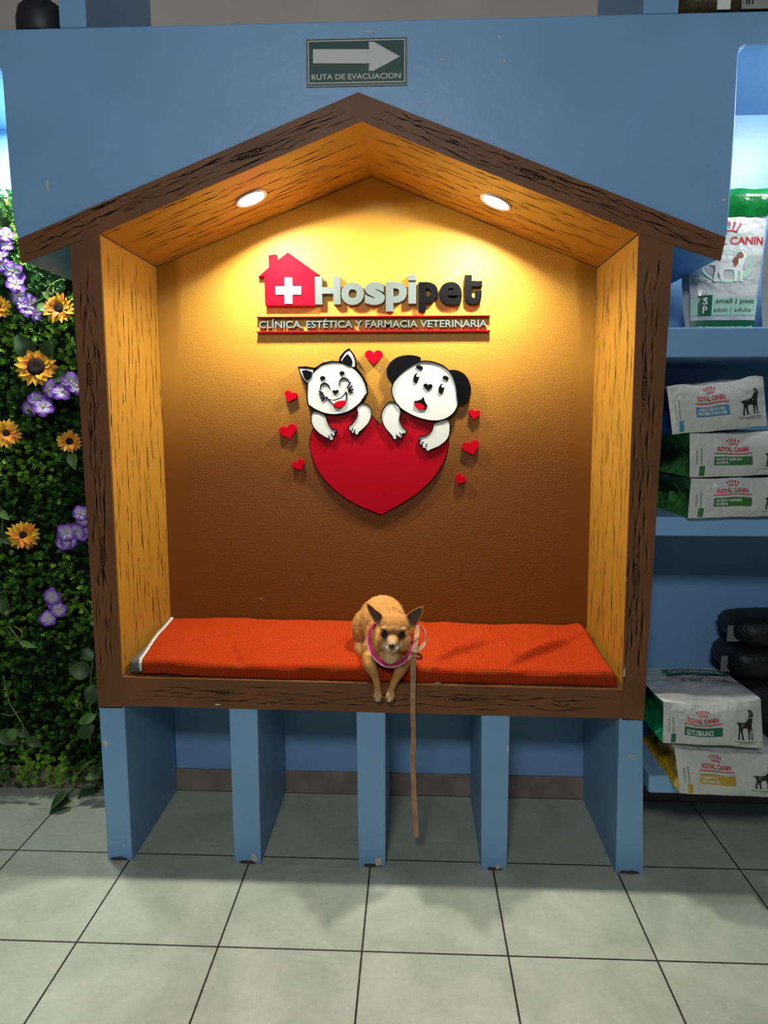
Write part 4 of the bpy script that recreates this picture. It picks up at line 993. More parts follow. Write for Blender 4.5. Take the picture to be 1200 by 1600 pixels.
def lying(label, q, Yf, depth, side, group, band_rgb, lines, box, dogcol, seed, sag=0.004, fold=True, small=True, dogbox=(.74, .26, .98, .72)):
    quad = [unp(*p, Y=Yf) for p in q]
    o, dec, rect, text, Sf = bag(label, quad, Yf, depth, side, group, seed=seed, sag=sag)
    u0, v0, u1, v1 = box                      # band
    hh = v1 - v0; wd = u1 - u0
    dec('band', [rect(u0, v0, u1, v1)], ink('band_%d_%d_%d' % band_rgb, band_rgb))
    n_ = len(lines)
    for i, ln in enumerate(lines):
        a = v1 - hh * (.12 + .80 * (i + 1) / n_) + hh * .06; b = a + hh * .62 / n_
        dec('lettering', [text(ln, u0 + wd * .05, a, u0 + wd * (.05 + min(.86, .045 * len(ln) * (1 if n_ > 1 else 1.3))), b, .02)], WI, .0028)
    rv = v1 + hh * .30
    dec('rule', [rect(u0 - wd * .01, rv, u1 + wd * .0, rv + .022)], CRN)
    dec('brand_lettering', [text('ROYAL CANIN', u0 + wd * .08, rv + .055, u0 + wd * .90, rv + .055 + .115, .03)], CRN)
    dec('crown_emblem', crown(u0 + wd * .34, rv + .195, u0 + wd * .66, rv + .36), CRN)
    if dogbox:
        dec('dog_picture', [dogprint(*dogbox)], dogcol[0]); a, b, c_, d = dogbox
        dec('dog_patches', [patch(a + (c_ - a) * .30, b + (d - b) * .5, .022, .06, 1), patch(a + (c_ - a) * .78, b + (d - b) * .86, .022, .06, 2), patch(a + (c_ - a) * .6, b + (d - b) * .55, .015, .04, 3)], dogcol[1], .0014)
        dec('caption', [rect(a - .02, b - .065, min(c_ + .0, .98), b - .05), rect(a + .05, b - .10, min(c_, .98), b - .09)], GR)
    dec('side_strip', [rect(.075, .03, .12, .26, 2)], ink('band_%d_%d_%d' % band_rgb, band_rgb))
    if small: dec('small_print', [rect(.05, .30 + .055 * k, .05 + .012, .30 + .055 * k + .03, 1) for k in range(6)] + [rect(.085, .30 + .055 * k, .085 + .012, .30 + .055 * k + .035, 1) for k in range(7)], GR)
    return o, dec, rect, text, quad
GB = 'dog food bags on the right shelves'
GD = (DK, ink('mid_ink', (96, 94, 90)))
lying('white food bag with blue label band and blue sides, top of the middle-shelf stack', [(1043, 604), (1194, 588), (1200, 666), (1052, 679)], -.03, .40, (36, 104, 180), GB, (62, 130, 160), ['HYDROLYZED PROTEIN', 'PROTEINE HYDROLYSEE'], (.255, .32, .60, .53), GD, 1, dogbox=(.72, .27, .94, .76))
lying('white food bag with green label band and green sides, in the middle of its stack', [(1079, 677), (1262, 672), (1264, 741), (1079, 746)], -.03, .40, (96, 168, 92), GB, (58, 104, 60), ['SATIETY SUPPORT', 'SATIETE'], (.195, .27, .51, .47), GD, 2, dogbox=(.62, .2, .78, .7))
lying('white food bag with green label band directly on the middle shelf, bottom of its stack', [(1081, 748), (1262, 743), (1262, 806), (1076, 810)], -.03, .40, (88, 160, 84), GB, (60, 110, 52), ['SATIETY SUPPORT', 'SATIETE'], (.195, .30, .51, .52), GD, 3, dogbox=(.62, .2, .78, .7))
# glycobalance lies on top of the urinary bag on the lowest shelf
o, dec, rect, text, quad = lying('white food bag with dark green band and green side, lying on the yellow-sided bag', [(1038, 1098), (1190, 1093), (1194, 1170), (1037, 1162)], -.10, .34, (24, 132, 88), GB, (22, 104, 78), ['GLYCOBALANCE'], (.20, .27, .58, .49), GD, 4, sag=.016, dogbox=(.72, .20, .92, .86))
# its upward-facing broad side carries the name again
def topdec(o, quad, Yf, depth, nm, polys, mt):
    tl, tr, br, bl = quad; mm = MB()
    for vs_, fs_ in polys:
        P = []
        for u, v in vs_:
            p = tl * (1 - u) + tr * u; t = v
            hz = (tl.z - bl.z) * (1 - .18 * t ** 1.5)
            P.append(Vector((p.x + (u - .5) * .02 * t, Yf + t * depth, (bl * (1 - u) + br * u).z + (p.z - (bl * (1 - u) + br * u).z) * (1 - .18 * t ** 1.5) + .0165 * math.sin(PI * u) * math.sin(PI * t) + .006)))
        mm.deco(P, fs_, 0)
    mm.build(nm, mt, o, recalc=False)
def rect2(u0, v0, u1, v1, k=10):
    vs_ = [(u0 + (u1 - u0) * i / k, vv) for vv in (v0, v1) for i in range(k + 1)]; return vs_, [[i, i + 1, k + 2 + i, k + 1 + i] for i in range(k)]
topdec(o, quad, -.10, .34, 'top_band', [rect2(.30, .58, .97, .78)], ink('band_22_104_78', (22, 104, 78)))
vs_, fs_ = glyphs('GLYCOBALANCE', .02, 0, 2); topdec(o, quad, -.10, .34, 'top_lettering', [([(.35 + p[0] * .55, .615 + p[1] * .12) for p in vs_], fs_)], WI)
vs_, fs_ = glyphs('NET WEIGHT / POIDS NET', .01, 0, 2); topdec(o, quad, -.10, .34, 'weight_lettering', [([(.35 + p[0] * .52, .36 + p[1] * .09) for p in vs_], fs_)], DK)
lying('white food bag with mustard label band and yellow side, resting on the lowest shelf', [(1055, 1170), (1232, 1180), (1236, 1249), (1064, 1241)], -.10, .36, (228, 186, 36), GB, (184, 150, 50), ['URINARY SO', 'URINAIRE SO'], (.19, .29, .50, .53), GD, 5, sag=.008, dogbox=(.66, .24, .86, .76))
# standing bags in the lit top alcove
def standing(label, xl, xr, xlt, xrt, Yf, seed, dep=.09, full=True):
    zb = 1.713
    bl = Vector((xl, Yf, zb)); br = Vector((xr, Yf, zb)); tl = Vector((xlt, Yf + .03, 2.070)); tr = Vector((xrt, Yf + .03, 2.070))
    o = empty('food_bag', Vector(((xl + xr) / 2, Yf, zb)), label, 'pet food bag', 'standing food bags in the top alcove')
    def Sf(u, v):
        p = (bl * (1 - u) + br * u) * (1 - v) + (tl * (1 - u) + tr * u) * v; b = (1 - (2 * u - 1) ** 4) * math.sin(PI * min(1, v * .9 + .08))
        return Vector((p.x, p.y - .022 * b - .004 * noise.noise(Vector((u * 3 + seed, v * 5, 1))), p.z))
    def back(u, v):
        p = Sf(u, v); k = math.sin(PI * (.12 + .8 * min(v, .97))) ** .6; return Vector((p.x, Yf + .03 * v + dep * k * (1 - .3 * (2 * u - 1) ** 2), p.z))
    nu, nv = 18, 30
    def grid(fn, v0, v1, rev=False):
        vs = [fn(i / nu, v0 + (v1 - v0) * j / nv) for j in range(nv + 1) for i in range(nu + 1)]
        fs = [[j * (nu + 1) + i, j * (nu + 1) + i + 1, (j + 1) * (nu + 1) + i + 1, (j + 1) * (nu + 1) + i] for j in range(nv) for i in range(nu)]
        return vs, [f[::-1] for f in fs] if rev else fs
    m = MB(); m.add(*grid(Sf, 0, 1)); m.build('front_panel', BW, o, smooth=180, recalc=False)
    m = MB(); m.add(*grid(back, 0, 1, True)); m.build('back_panel', BW, o, smooth=180, recalc=False)
    for u in (0, 1):
        m = MB(); k = 30; vs = []
        for j in range(k + 1):
            a = Sf(u, j / k); b = back(u, j / k); c_ = (a + b) / 2 + Vector(((.016 if u == 0 else -.016), 0, 0)); vs += [a, c_, b]
        m.add(vs, [[3 * j + q, 3 * j + q + 1, 3 * j + q + 4, 3 * j + q + 3] for j in range(k) for q in (0, 1)]); sp_ = m.build('side_gusset', BW, o, smooth=30, recalc=False)
        mm = MB()
        for q in range(16):
            z_ = .10 + q * .035; a = Sf(u, z_) ; b = back(u, z_); a2 = Sf(u, z_ + .016); b2 = back(u, z_ + .016); off_ = Vector(((-.001 if u == 0 else .001), 0, 0))
            mm.deco([a.lerp(b, .15) + off_ + Vector(((.005 if u == 0 else -.005), 0, 0)), a.lerp(b, .48) + off_ + Vector(((.015 if u == 0 else -.015), 0, 0)), a2.lerp(b2, .48) + off_ + Vector(((.015 if u == 0 else -.015), 0, 0)), a2.lerp(b2, .15) + off_ + Vector(((.005 if u == 0 else -.005), 0, 0))], [[0, 1, 2, 3]], 0)
        mm.build('small_print', GR, o, recalc=False)
    GT = mat('bag_green_film', (12, 128, 54), .25, .5, .2, 18, bump=.5, bscale=40, bdist=.006, coat=.4)
    m = MB(); k = 20; vs = []
    prof = [(0, -.002, 0), (.012, -.006, .022), (.006, -.012, .054), (.016, .0, .072), (.02, .010, .084), (.03, .024, .076), (.035, .03, .04), (.03, .036, .0)]
    for j, (dd, yy, zz) in enumerate(prof):
        for i in range(k + 1):
            u = i / k; b = Sf(u, 1); w_ = .006 * noise.noise(Vector((u * 7 + seed, zz * 40, 2)))
            vs.append(Vector((b.x + (u - .5) * .02 * min(1, zz * 20), b.y + yy + w_, b.z + zz * (1 + .15 * noise.noise(Vector((u * 4, 3, seed)))))))
    m.add(vs, [[j * (k + 1) + i, j * (k + 1) + i + 1, (j + 1) * (k + 1) + i + 1, (j + 1) * (k + 1) + i] for j in range(len(prof) - 1) for i in range(k)]); fo = m.build('folded_top', GT, o, smooth=50, recalc=False); fo['label'] = 'green folded bag top'
    def dec(nm, polys, mt, lift=.0012):
        mm = MB()
        for vs_, fs_ in polys: mm.deco([Sf(u, v) + Vector((0, -lift, 0)) for u, v in vs_], fs_, 0)
        mm.build(nm, mt, o, recalc=False)
    def text(body, u0, v0, u1, v1, bold=0): a, b = glyphs(body, bold, 0, 2); return [(u0 + p[0] * (u1 - u0), v0 + p[1] * (v1 - v0)) for p in a], b
    GI = ink('green_ink', (14, 92, 56)); MI = ink('mint_ink', (176, 216, 190))
    dec('green_foot', [rect2(0, .0, 1, .115)], GI)
    dec('mint_band', [rect2(0.0, .16, 1, .30)], MI)
    dec('weight_lettering', [text('NET WEIGHT / POIDS NET / PESO NETO', .08, .028, .97, .062, .01), ], WI, .002)
    dec('green_square', [rect2(.09, .15, .29, .325)], GI, .0018); dec('lettering', [text('S', .155, .245, .225, .305, .02), text('P', .155, .172, .225, .232, .02)], WI, .0026)
    dec('lettering', [text('small | petit', .34, .245, .94, .295, .01), text('adult | adulte', .32, .172, .90, .222, 0)], ink('dark_green_ink', (26, 60, 46)), .002)
    dec('brand_lettering', [text('ROYAL CANIN', .03, .755, .98, .825, .025)], CRN)
    dec('crown_emblem', crown(.38, .85, .66, .96), CRN)
    dec('mint_oval', [([(.5 + .36 * math.cos(a), .57 + .14 * math.sin(a)) for a in [2 * PI * q / 28 for q in range(28)]], [list(range(28))])], MI)
    dec('dog_picture', [dogprint(.26, .44, .80, .70)], ink('dog_white_ink', (232, 230, 222)), .002); dec('dog_patches', [patch(.66, .665, .06, .035, 4), patch(.60, .61, .045, .05, 5)], ink('dog_brown_ink', (128, 78, 46)), .0028)
standing('white bag with folded green top standing at the left of the lit top alcove', 1.0, 1.19, .982, 1.222, .18, 1)
standing('white bag with green foot cut by the photo edge, right in the lit alcove', 1.235, 1.42, 1.240, 1.47, .17, 2)
# dark bags stacked at the back of the lowest compartment
DKB = mat('black_mesh_film', (30, 28, 28), .5, .4, .3, 40, bump=.6, bscale=70, bdist=.006)
def pillow(name, label, cat, group, c_, r_, mt, seed, parts=None):
    m = MB(); nu, nv = 40, 20; vs = []
    for j in range(nv + 1):
        th = -PI / 2 + PI * j / nv
        for i in range(nu):
            ph = 2 * PI * i / nu
            def sp(x, e): return math.copysign(abs(x) ** e, x)
            p = Vector((sp(math.cos(th), .5) * sp(math.cos(ph), .45), sp(math.cos(th), .5) * sp(math.sin(ph), .45), sp(math.sin(th), .7)))
            w_ = .05 * noise.noise(p * 3 + Vector((seed, 0, 0))) + .03 * math.sin(p.x * 22 + 3 * noise.noise(p * 2 + Vector((0, seed, 0)))) * (1 - abs(p.z))
            p = p * (1 + w_ * .7); vs.append(Vector((c_[0] + p.x * r_[0], c_[1] + p.y * r_[1], c_[2] + p.z * r_[2])))
    m.add(vs, [[j * nu + i, j * nu + (i + 1) % nu, (j + 1) * nu + (i + 1) % nu, (j + 1) * nu + i] for j in range(nv) for i in range(nu)])
    o = empty(name, (c_[0], c_[1], c_[2] - r_[2]), label, cat, group); m.build('sack', mt, o, smooth=180)
    return o
PL = mat('grey_paper_label', (112, 114, 118), .6, .3)
for k, (cz, rz, cx, lab) in enumerate([(.735, .052, 1.42, 'dark mesh-like bag on top of the black stack at right frame edge'), (.628, .058, 1.405, 'dark bag with pale tag, second down in the black stack'), (.460, .110, 1.425, 'dark bulging bag at the base of the black stack, behind the green-banded bag')]):
    o = pillow('dark_bag', lab, 'bag', 'dark bags stacked at the back of the lowest compartment', (cx, .30, cz), (.20, .115, rz), DKB, k * 3.1)
    if k < 2:
        m = MB(); x0 = cx - .205; m.box((x0 - .012, .24, cz - .035), (x0 + .03, .243, cz + .02)); m.build('paper_tag', PL, o)
# things on the loft ledge
m = MB(); k = 40; c0 = unp(67, 42, Y=.06)
pr = [(.0, .0), (.064, 0), (.068, .012), (.068, .045), (.062, .072), (.048, .088), (.025, .096), (0, .098)]
vs = []
for r_, h_ in pr: vs += [(c0.x + 1.05 * r_ * math.cos(2 * PI * i / k), c0.y + r_ * math.sin(2 * PI * i / k), 2.546 + h_) for i in range(k)]
m.add(vs, [[j * k + i, j * k + (i + 1) % k, (j + 1) * k + (i + 1) % k, (j + 1) * k + i] for j in range(len(pr) - 1) for i in range(k)])
o = empty('dark_container', (c0.x, c0.y, 2.546), 'dark dome-topped container on the ledge left of blue pillar', 'container'); m.build('body', mat('dark_plastic', (40, 38, 40), .5, .4), o, smooth=60)
m = MB(); m.tube([(c0.x + .02, c0.y, 2.64), (c0.x + .05, c0.y - .01, 2.69), (c0.x + .06, c0.y, 2.64)], .004, 8); m.build('handle', mat('dark_plastic', (40, 38, 40), .5, .4), o, smooth=60)
LB = mat('brown_bag_film', (92, 78, 46), .35, .5, .45, 25, bump=.5, bscale=40, bdist=.006, coat=.3)
xb0 = unp(1062, 17, Y=0).x
o = pillow('food_bag', 'brown and white food bag lying on the ledge at top right corner', 'pet food bag', None, (xb0 + .21, .12, 2.605), (.21, .115, .058), LB, 8.0)
m = MB()
for a, b in ((.10, .135),): m.box((xb0 + a, .0, 2.552), (xb0 + b, .004, 2.66))
m.build('white_stripe', WI, o)
m = MB(); m.box((xb0 + .165, .0, 2.552), (xb0 + .40, .004, 2.66)); m.build('front_label', mat('bag_grey_label', (150, 148, 146), .5), o)
vs_, fs_ = flat_text('in', xb0 + .175, 2.562, xb0 + .195, 2.582, -.0008, .02); m = MB(); m.deco(vs_, fs_); m.build('lettering', DK, o)

# ------------------------------------------------------------------ artificial green wall
LEAF = [mat('leaf_green', (78, 136, 34), .45, .4), mat('leaf_dark_green', (38, 84, 26), .45, .4), mat('leaf_light_green', (150, 196, 60), .45, .4), mat('leaf_yellow_green', (112, 140, 58), .5, .3)]
for mm in LEAF:
    b = mm.node_tree.nodes['Principled BSDF']; b.inputs['Subsurface Weight'].default_value = 0.0
    nt = mm.node_tree; tr = nt.nodes.new('ShaderNodeBsdfTranslucent'); tr.inputs[0].default_value = b.inputs['Base Color'].default_value; mxs = nt.nodes.new('ShaderNodeMixShader'); mxs.inputs[0].default_value = .25
    nt.links.new(b.outputs[0], mxs.inputs[1]); nt.links.new(tr.outputs[0], mxs.inputs[2]); nt.links.new(mxs.outputs[0], nt.nodes['Material Output'].inputs[0])
def hedge():
    rnd = np.random.RandomState(3); vs = []; fs = []; ms = []
    x0, x1, z0, z1 = -2.05, -.882, .035, 2.235
    ncl = 7600
    for c_ in range(ncl):
        x = rnd.uniform(x0, x1); z = rnd.uniform(z0, z1)
        if rnd.rand() < .4 and x < -1.52: continue
        th = .055 + .03 * noise.noise(Vector((x * 7, z * 7, 0))) + .02 * noise.noise(Vector((x * 19, z * 19, 4)))
        y = .445 - max(.02, th) * rnd.uniform(.45, 1.25)
        if z < .10: y = .445 - .04 * rnd.rand() - .01
        # sprig axis leaning out and up or sideways
        ax = np.array([rnd.normal(0, .55), -1.0 + rnd.normal(0, .3), .35 + rnd.normal(0, .5)]); ax /= np.linalg.norm(ax)
        sd = np.cross(ax, [rnd.normal(0, 1), rnd.normal(0, 1), rnd.normal(0, 1)]); sd /= np.linalg.norm(sd); up_ = np.cross(ax, sd)
        tone = noise.noise(Vector((x * 5, z * 5, 9))) + rnd.normal(0, .3)
        nl = rnd.randint(4, 7)
        for k in range(nl):
            for s_ in (1, -1):
                an = k * 1.57 + rnd.normal(0, .3); d = (sd * math.cos(an) + up_ * math.sin(an)) * s_
                base = np.array([x, y, z]) + ax * (k * .0052) ; L_ = rnd.uniform(.007, .0115) * (1.1 - .08 * k); wd = L_ * .42
                dr = d * .8 + ax * .6; dr /= np.linalg.norm(dr); wv = np.cross(dr, ax); wv /= (np.linalg.norm(wv) + 1e-9); nn = np.cross(wv, dr)
                a = base + dr * .002; m1 = a + dr * L_ * .35; m2 = a + dr * L_ * .75; t = a + dr * L_ - nn * L_ * .08
                i0 = len(vs); cup = nn * wd * .25
                vs.extend([a, m1 + wv * wd + cup, m2 + wv * wd * .85 + cup, t, m2 - wv * wd * .85 + cup, m1 - wv * wd + cup])
                fs.append((i0, i0 + 1, i0 + 2, i0 + 3)); fs.append((i0, i0 + 3, i0 + 4, i0 + 5))
                mi = 2 if tone > .42 else (1 if tone < -.12 else (0 if rnd.rand() > .1 else 3)); ms += [mi, mi]
    m = MB(); m.v = [tuple(p) for p in vs]; m.f = [list(f) for f in fs]; m.m = ms
    o = m.build('foliage_panel', LEAF, None, recalc=False, origin=(-1.2, .44, .05))
    tag(o, 'dense artificial green leaf panel covering the wall left of the house niche', 'foliage', kind='stuff')
hedge()
# dark backing mat behind the leaves
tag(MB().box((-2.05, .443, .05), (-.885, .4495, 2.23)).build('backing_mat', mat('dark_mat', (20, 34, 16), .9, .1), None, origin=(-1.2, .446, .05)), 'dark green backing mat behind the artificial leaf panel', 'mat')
def onwall(px, py, Y=.345): return unp(px, py, Y=Y)
PET = [mat('petal_yellow', (240, 176, 34), .55, .3, .15, 90), mat('petal_orange', (226, 130, 28), .55, .3), mat('seed_brown', (48, 26, 18), .8, .2, .5, 160, bump=.8, bscale=300, bdist=.003)]
BIGLEAF = mat('broad_leaf', (50, 78, 36), .45, .4, .15, 20)
BIGLEAF2 = mat('pale_broad_leaf', (92, 128, 62), .45, .4, .12, 20)
def leafmesh(base, tip, wd, nrm, curl=.12, n=8):
    base = Vector(base); tip = Vector(tip); d = tip - base; L_ = d.length; t_ = d.normalized(); nn = Vector(nrm).normalized(); s_ = t_.cross(nn).normalized(); nn = s_.cross(t_).normalized()
    vs = []; fs = []
    for i in range(n + 1):
        t = i / n; w_ = wd * (math.sin(PI * t ** .75) ** .8 if 0 < t < 1 else .02); c_ = base + d * t + nn * curl * L_ * math.sin(PI * t) * .6 - nn * curl * L_ * t * t * .6
        vs += [c_ + s_ * w_ / 2 + nn * w_ * .16, c_, c_ - s_ * w_ / 2 + nn * w_ * .16]
    for i in range(n):
        for q in (0, 1): fs.append([3 * i + q, 3 * i + q + 1, 3 * i + q + 4, 3 * i + q + 3])
    return vs, fs
def sunflower(px, py, dia, cen, label, seed, leaves=(), tilt=(0, 0)):
    rnd = random.Random(seed); c_ = onwall(px, py); R_ = (onwall(px + dia / 2, py) - c_).x; rc = (onwall(px + cen / 2, py) - c_).x
    o = empty('sunflower', c_, label, 'flower', 'sunflowers in the green wall')
    nrm = Vector((.25 + tilt[0], -1, .25 + tilt[1])).normalized(); u = nrm.cross(Vector((0, 0, 1))).normalized(); v = u.cross(nrm).normalized()
    if u.x < 0: u = -u
    m = MB(); np_ = 19
    for layer in (0, 1):
        for k in range(np_ if layer == 0 else 14):
            a = 2 * PI * (k + layer * .5 + rnd.uniform(-.2, .2)) / (np_ if layer == 0 else 14); d = u * math.cos(a) + v * math.sin(a); L_ = R_ * (1 if layer == 0 else .78) * rnd.uniform(.88, 1.04)
            b = c_ + d * rc * .7 - nrm * .004 * (1 - layer) + nrm * .003 * layer; t = c_ + d * L_ + nrm * (.012 * rnd.uniform(-.6, 1.1) + .004 * layer)
            vs, fs = leafmesh(b, t, R_ * .34, nrm, .10, 6); m.add(vs, fs, 1 if (layer == 1 and rnd.random() < .5) or rnd.random() < .12 else 0)
    m.build('petals', PET[:2], o, smooth=180, recalc=False)
    m = MB(); vs = []; rings = 6; k = 26
    for j in range(rings + 1):
        r_ = rc * math.sin(PI / 2 * j / rings); h_ = .007 + .35 * rc * math.cos(PI / 2 * j / rings) * (.6 if j < 2 else 1)
        vs += [c_ + (u * math.cos(2 * PI * i / k) + v * math.sin(2 * PI * i / k)) * r_ + nrm * (h_ - .004) for i in range(k)]
    m.add(vs, [[j * k + i, j * k + (i + 1) % k, (j + 1) * k + (i + 1) % k, (j + 1) * k + i] for j in range(rings) for i in range(k)]); m.build('seed_head', PET[2], o, smooth=180)
    for (bx, by, tx, ty, wpx, pale) in leaves:
        b = onwall(bx, by, .362); t = onwall(tx, ty, .340); w_ = (onwall(px + wpx, py) - c_).x
        vs, fs = leafmesh(b, t, w_, (.1, -1, .35), .15); m = MB(); m.add(vs, fs); m.build('leaf', BIGLEAF2 if pale else BIGLEAF, o, smooth=180, recalc=False)
sunflower(92, 482, 50, 15, 'yellow sunflower beside the house post just under the left eave', 1, [(84, 468, 66, 456, 14, 1), (78, 480, 48, 484, 14, 1)])
sunflower(57, 574, 62, 29, 'largest sunflower with big dark centre and three broad leaves', 2, [(50, 558, 26, 522, 30, 0), (72, 560, 84, 530, 26, 0), (80, 590, 108, 590, 22, 0)])
sunflower(10, 677, 46, 12, 'orange sunflower at photo left edge, below the largest sunflower', 3, tilt=(.3, 0))
sunflower(109, 690, 38, 12, 'small yellow sunflower touching the house post at mid height', 4, [(112, 706, 117, 734, 16, 1)])
sunflower(36, 836, 48, 12, 'lowest sunflower, orange, alone on dark leaves', 5, tilt=(.2, .1))
sunflower(-2, 480, 38, 10, 'orange sunflower cut by photo left edge, beside purple blossoms', 6)
VIO = mat('violet_petal', (190, 150, 214), .6, .3, attr='tint'); YC = mat('flower_eye', (206, 170, 60), .7)
def cluster(spots, label, seed, size=17):
    rnd = random.Random(seed); c0 = onwall(*spots[0][:2]); o = empty('violet_blossom_cluster', c0, label, 'flower', 'violet blossom clusters in the green wall')
    for (px, py) in spots:
        c_ = onwall(px, py, .345 + rnd.uniform(-.012, .008)); R_ = (onwall(px + size, py) - onwall(px, py)).x * rnd.uniform(.85, 1.1)
        nrm = Vector((rnd.uniform(-.3, .6), -1, rnd.uniform(-.2, .5))).normalized(); u = nrm.cross(Vector((0, 0, 1))).normalized(); v = u.cross(nrm); a0 = rnd.uniform(0, 6)
        m = MB(); cc = []
        for k in range(5):
            a = a0 + 2 * PI * k / 5; d = u * math.cos(a) + v * math.sin(a); s_ = d.cross(nrm); nr, nc = 5, 6; vs = []
            for j in range(nr + 1):
                t = j / nr; w_ = R_ * (.16 + .85 * math.sin(PI * min(1, t * .82)) ** .9)
                for i in range(nc + 1):
                    q = -1 + 2 * i / nc; ed = math.sqrt(max(0, 1 - (q * .75) ** 2)) if t > .6 else 1
                    vs.append(c_ + d * R_ * t * (1 if t < .6 else ed * .3 + .7) + s_ * w_ * .5 * q + nrm * (.004 * math.sin(PI * t) + .003 * q * q + .003 * noise.noise(Vector((q * 2 + k, t * 3, seed)))))
                    tt = min(1, max(0, (t - .30) / .5)) * .9 + .25 * abs(q) * t; tt = min(1, tt); wv_ = np.array(lin((200, 190, 214))) * (1 - tt) + np.array(lin((116, 44, 168))) * tt; cc.append(wv_)
            m.add(vs, [[j * (nc + 1) + i, j * (nc + 1) + i + 1, (j + 1) * (nc + 1) + i + 1, (j + 1) * (nc + 1) + i] for j in range(nr) for i in range(nc)])
        ob = m.build('blossom', VIO, o, smooth=180, recalc=False)
        a_ = ob.data.color_attributes.new('tint', 'FLOAT_COLOR', 'POINT'); a_.data.foreach_set('color', np.concatenate([np.array(cc), np.ones((len(cc), 1))], 1).astype(np.float32).ravel())
        e = MB(); e.ellipsoid(c_ + nrm * .003, (R_ * .13,) * 3, 10, 6); eo = e.build('eye', YC, None, smooth=180); eo.data.transform(Matrix.Translation(-parent_world(ob))); eo.parent = ob
cluster([(9, 367), (10, 384), (3, 400), (1, 412)], 'violet blossoms at photo left edge, highest cluster near the bright leaves', 11, 12)
cluster([(20, 424), (24, 444), (30, 462), (26, 434)], 'pale violet blossoms climbing just left of the top sunflower', 12, 15)
cluster([(44, 484), (36, 476), (57, 492), (48, 470)], 'dark violet blossoms at lower left of the top sunflower', 13, 12)
cluster([(97, 612), (112, 597), (80, 608), (120, 604), (105, 601)], 'white and violet blossoms against the post right of the largest sunflower', 14, 15)
cluster([(48, 638), (68, 636), (58, 625)], 'violet blossoms below the largest sunflower', 15, 15)
cluster([(126, 802), (130, 812)], 'violet blossoms half hidden by the post, above the lower pair', 16, 13)
cluster([(104, 832), (122, 830), (100, 848), (108, 846), (128, 834)], 'violet blossoms touching the post right of the lowest sunflower', 17, 14)
cluster([(82, 932), (92, 952), (76, 966), (86, 942)], 'lowest violet blossom cluster, alone on dark leaves', 18, 14)
STEM = mat('vine_stem', (128, 140, 70), .6, .3)
def vine(label, stems, leaves, seed, rad=.0016):
    p0 = stems[0][0]; o = empty('trailing_vine', unp(*p0[:2], Y=p0[2]), label, 'vine', 'trailing vines on the green wall')
    m = MB()
    for st_ in stems: m.tube(catmull([unp(x, y, Y=Y) for x, y, Y in st_], 6, False), rad, 6)
    m.build('stem', STEM, o, smooth=180)
    for (b, t, wpx, pale, nrm) in leaves:
        bb = unp(b[0], b[1], Y=b[2]); tt = unp(t[0], t[1], Y=t[2]); w_ = (unp(b[0] + wpx, b[1], Y=b[2]) - bb).x
        vs, fs = leafmesh(bb, tt, w_, nrm, .15); mm = MB(); mm.add(vs, fs); mm.build('leaf', BIGLEAF2 if pale else BIGLEAF, o, smooth=180, recalc=False)
U_ = (.1, -1, .4)
vine('thin vine with pale tendrils left of the top sunflower under the eave', [[(96, 436, .35), (80, 445, .33), (70, 462, .325), (60, 470, .33), (44, 478, .335)], [(84, 442, .34), (82, 460, .325), (76, 456, .33)]], [], 1)
vine('vine with round leaves hanging at the lower left photo edge', [[(5, 1055, .36), (14, 1095, .34), (22, 1110, .33), (34, 1130, .32), (42, 1148, .325)], [(2, 1115, .34), (18, 1118, .33), (28, 1112, .335)], [(36, 1140, .32), (35, 1152, .318), (34, 1168, .318)]],
     [((29, 1140, .325), (10, 1157, .32), 17, 1, U_), ((28, 1138, .325), (47, 1152, .32), 15, 0, U_), ((44, 1152, .32), (66, 1167, .315), 16, 0, U_), ((2, 1140, .33), (28, 1165, .325), 24, 0, U_), ((35, 1164, .318), (34, 1174, .316), 5, 1, U_)], 2)
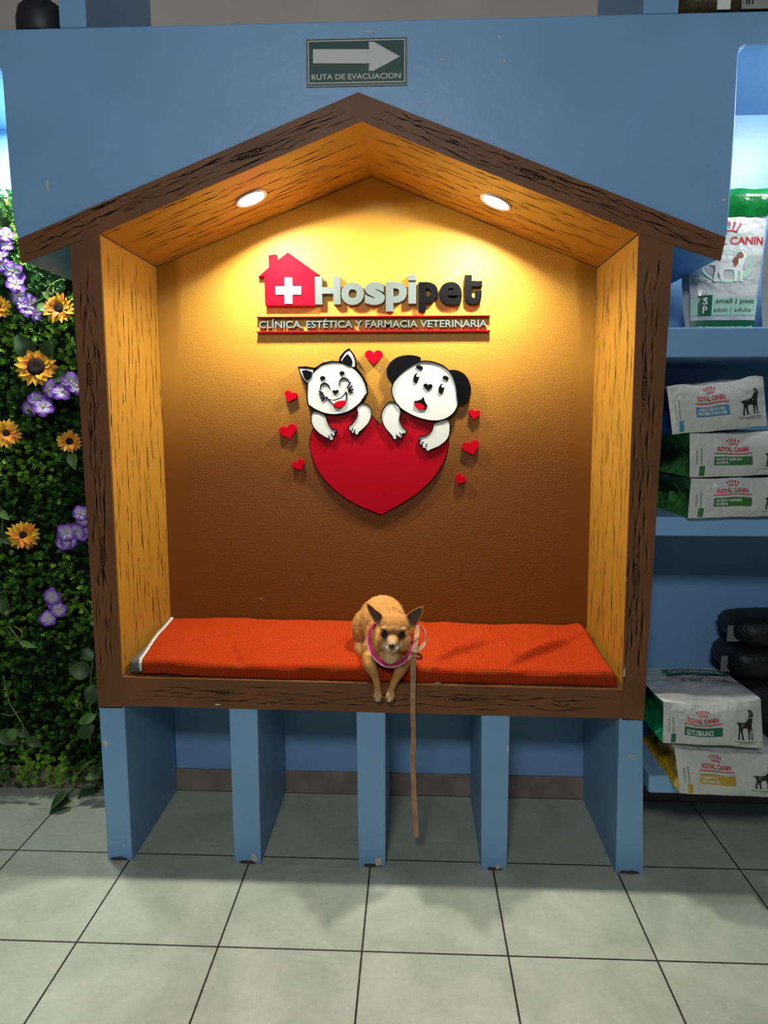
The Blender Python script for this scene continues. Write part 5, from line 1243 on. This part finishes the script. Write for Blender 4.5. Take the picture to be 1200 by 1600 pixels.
vine('curling vine with one narrow leaf at photo left below the lowest sunflower', [[(2, 982, .35), (14, 980, .33), (24, 992, .32), (30, 1002, .32), (20, 996, .325), (10, 990, .335)], [(22, 978, .34), (34, 988, .32), (32, 1000, .32)]], [((30, 1002, .32), (58, 1012, .32), 9, 1, U_)], 3)
vine('vine of broad dark leaves hugging the post above the blue leg', [[(146, 1020, .35), (142, 1060, .34), (140, 1100, .335), (143, 1130, .33), (140, 1152, .33), (141, 1162, .33)]],
     [((146, 1018, .35), (127, 1030, .33), 22, 0, U_), ((142, 1050, .34), (106, 1044, .32), 28, 0, U_), ((148, 1070, .34), (142, 1102, .32), 24, 0, U_), ((150, 1117, .33), (121, 1131, .315), 16, 1, U_), ((148, 1133, .33), (119, 1153, .315), 22, 0, U_), ((141, 1148, .33), (139, 1156, .328), 6, 1, U_)], 4)
FL = (0, -.35, 1)
def fl(px, py, h): p = unp(px, py, Z=h); return (px, py, p.y)
vine('vine with a long runner and broad leaves trailing onto the floor beside the blue leg', [[(148, 1186, .36), (138, 1192, .33), (120, 1210, .31), (98, 1222, .30), (75, 1230, .29), (56, 1232, .285)], [(146, 1190, .34), (134, 1193, .33), (130, 1200, .32)], [(150, 1206, .33), (146, 1196, .325), (142, 1204, .32)], fl(118, 1236, .03) and [(118, 1234, .31), (110, 1230, .30), (104, 1236, .29), (98, 1248, .27), (78, 1266, .25)]],
     [((154, 1206, .33), (134, 1218, .29), 14, 1, U_), (fl(108, 1238, .06), fl(77, 1266, .012), 18, 0, FL), (fl(112, 1250, .03), fl(76, 1270, .006), 20, 0, FL), (fl(150, 1226, .06), fl(120, 1248, .03), 18, 0, FL), ((148, 1196, .34), (156, 1216, .30), 20, 0, U_)], 5)
vine('two dark leaves at photo left edge beside the lowest sunflower', [[(0, 790, .36), (3, 800, .35), (4, 812, .35), (2, 850, .345)]], [((0, 798, .35), (14, 812, .33), 12, 1, U_), ((0, 832, .35), (16, 850, .33), 18, 0, U_), ((2, 930, .35), (12, 965, .33), 20, 0, U_)], 6)
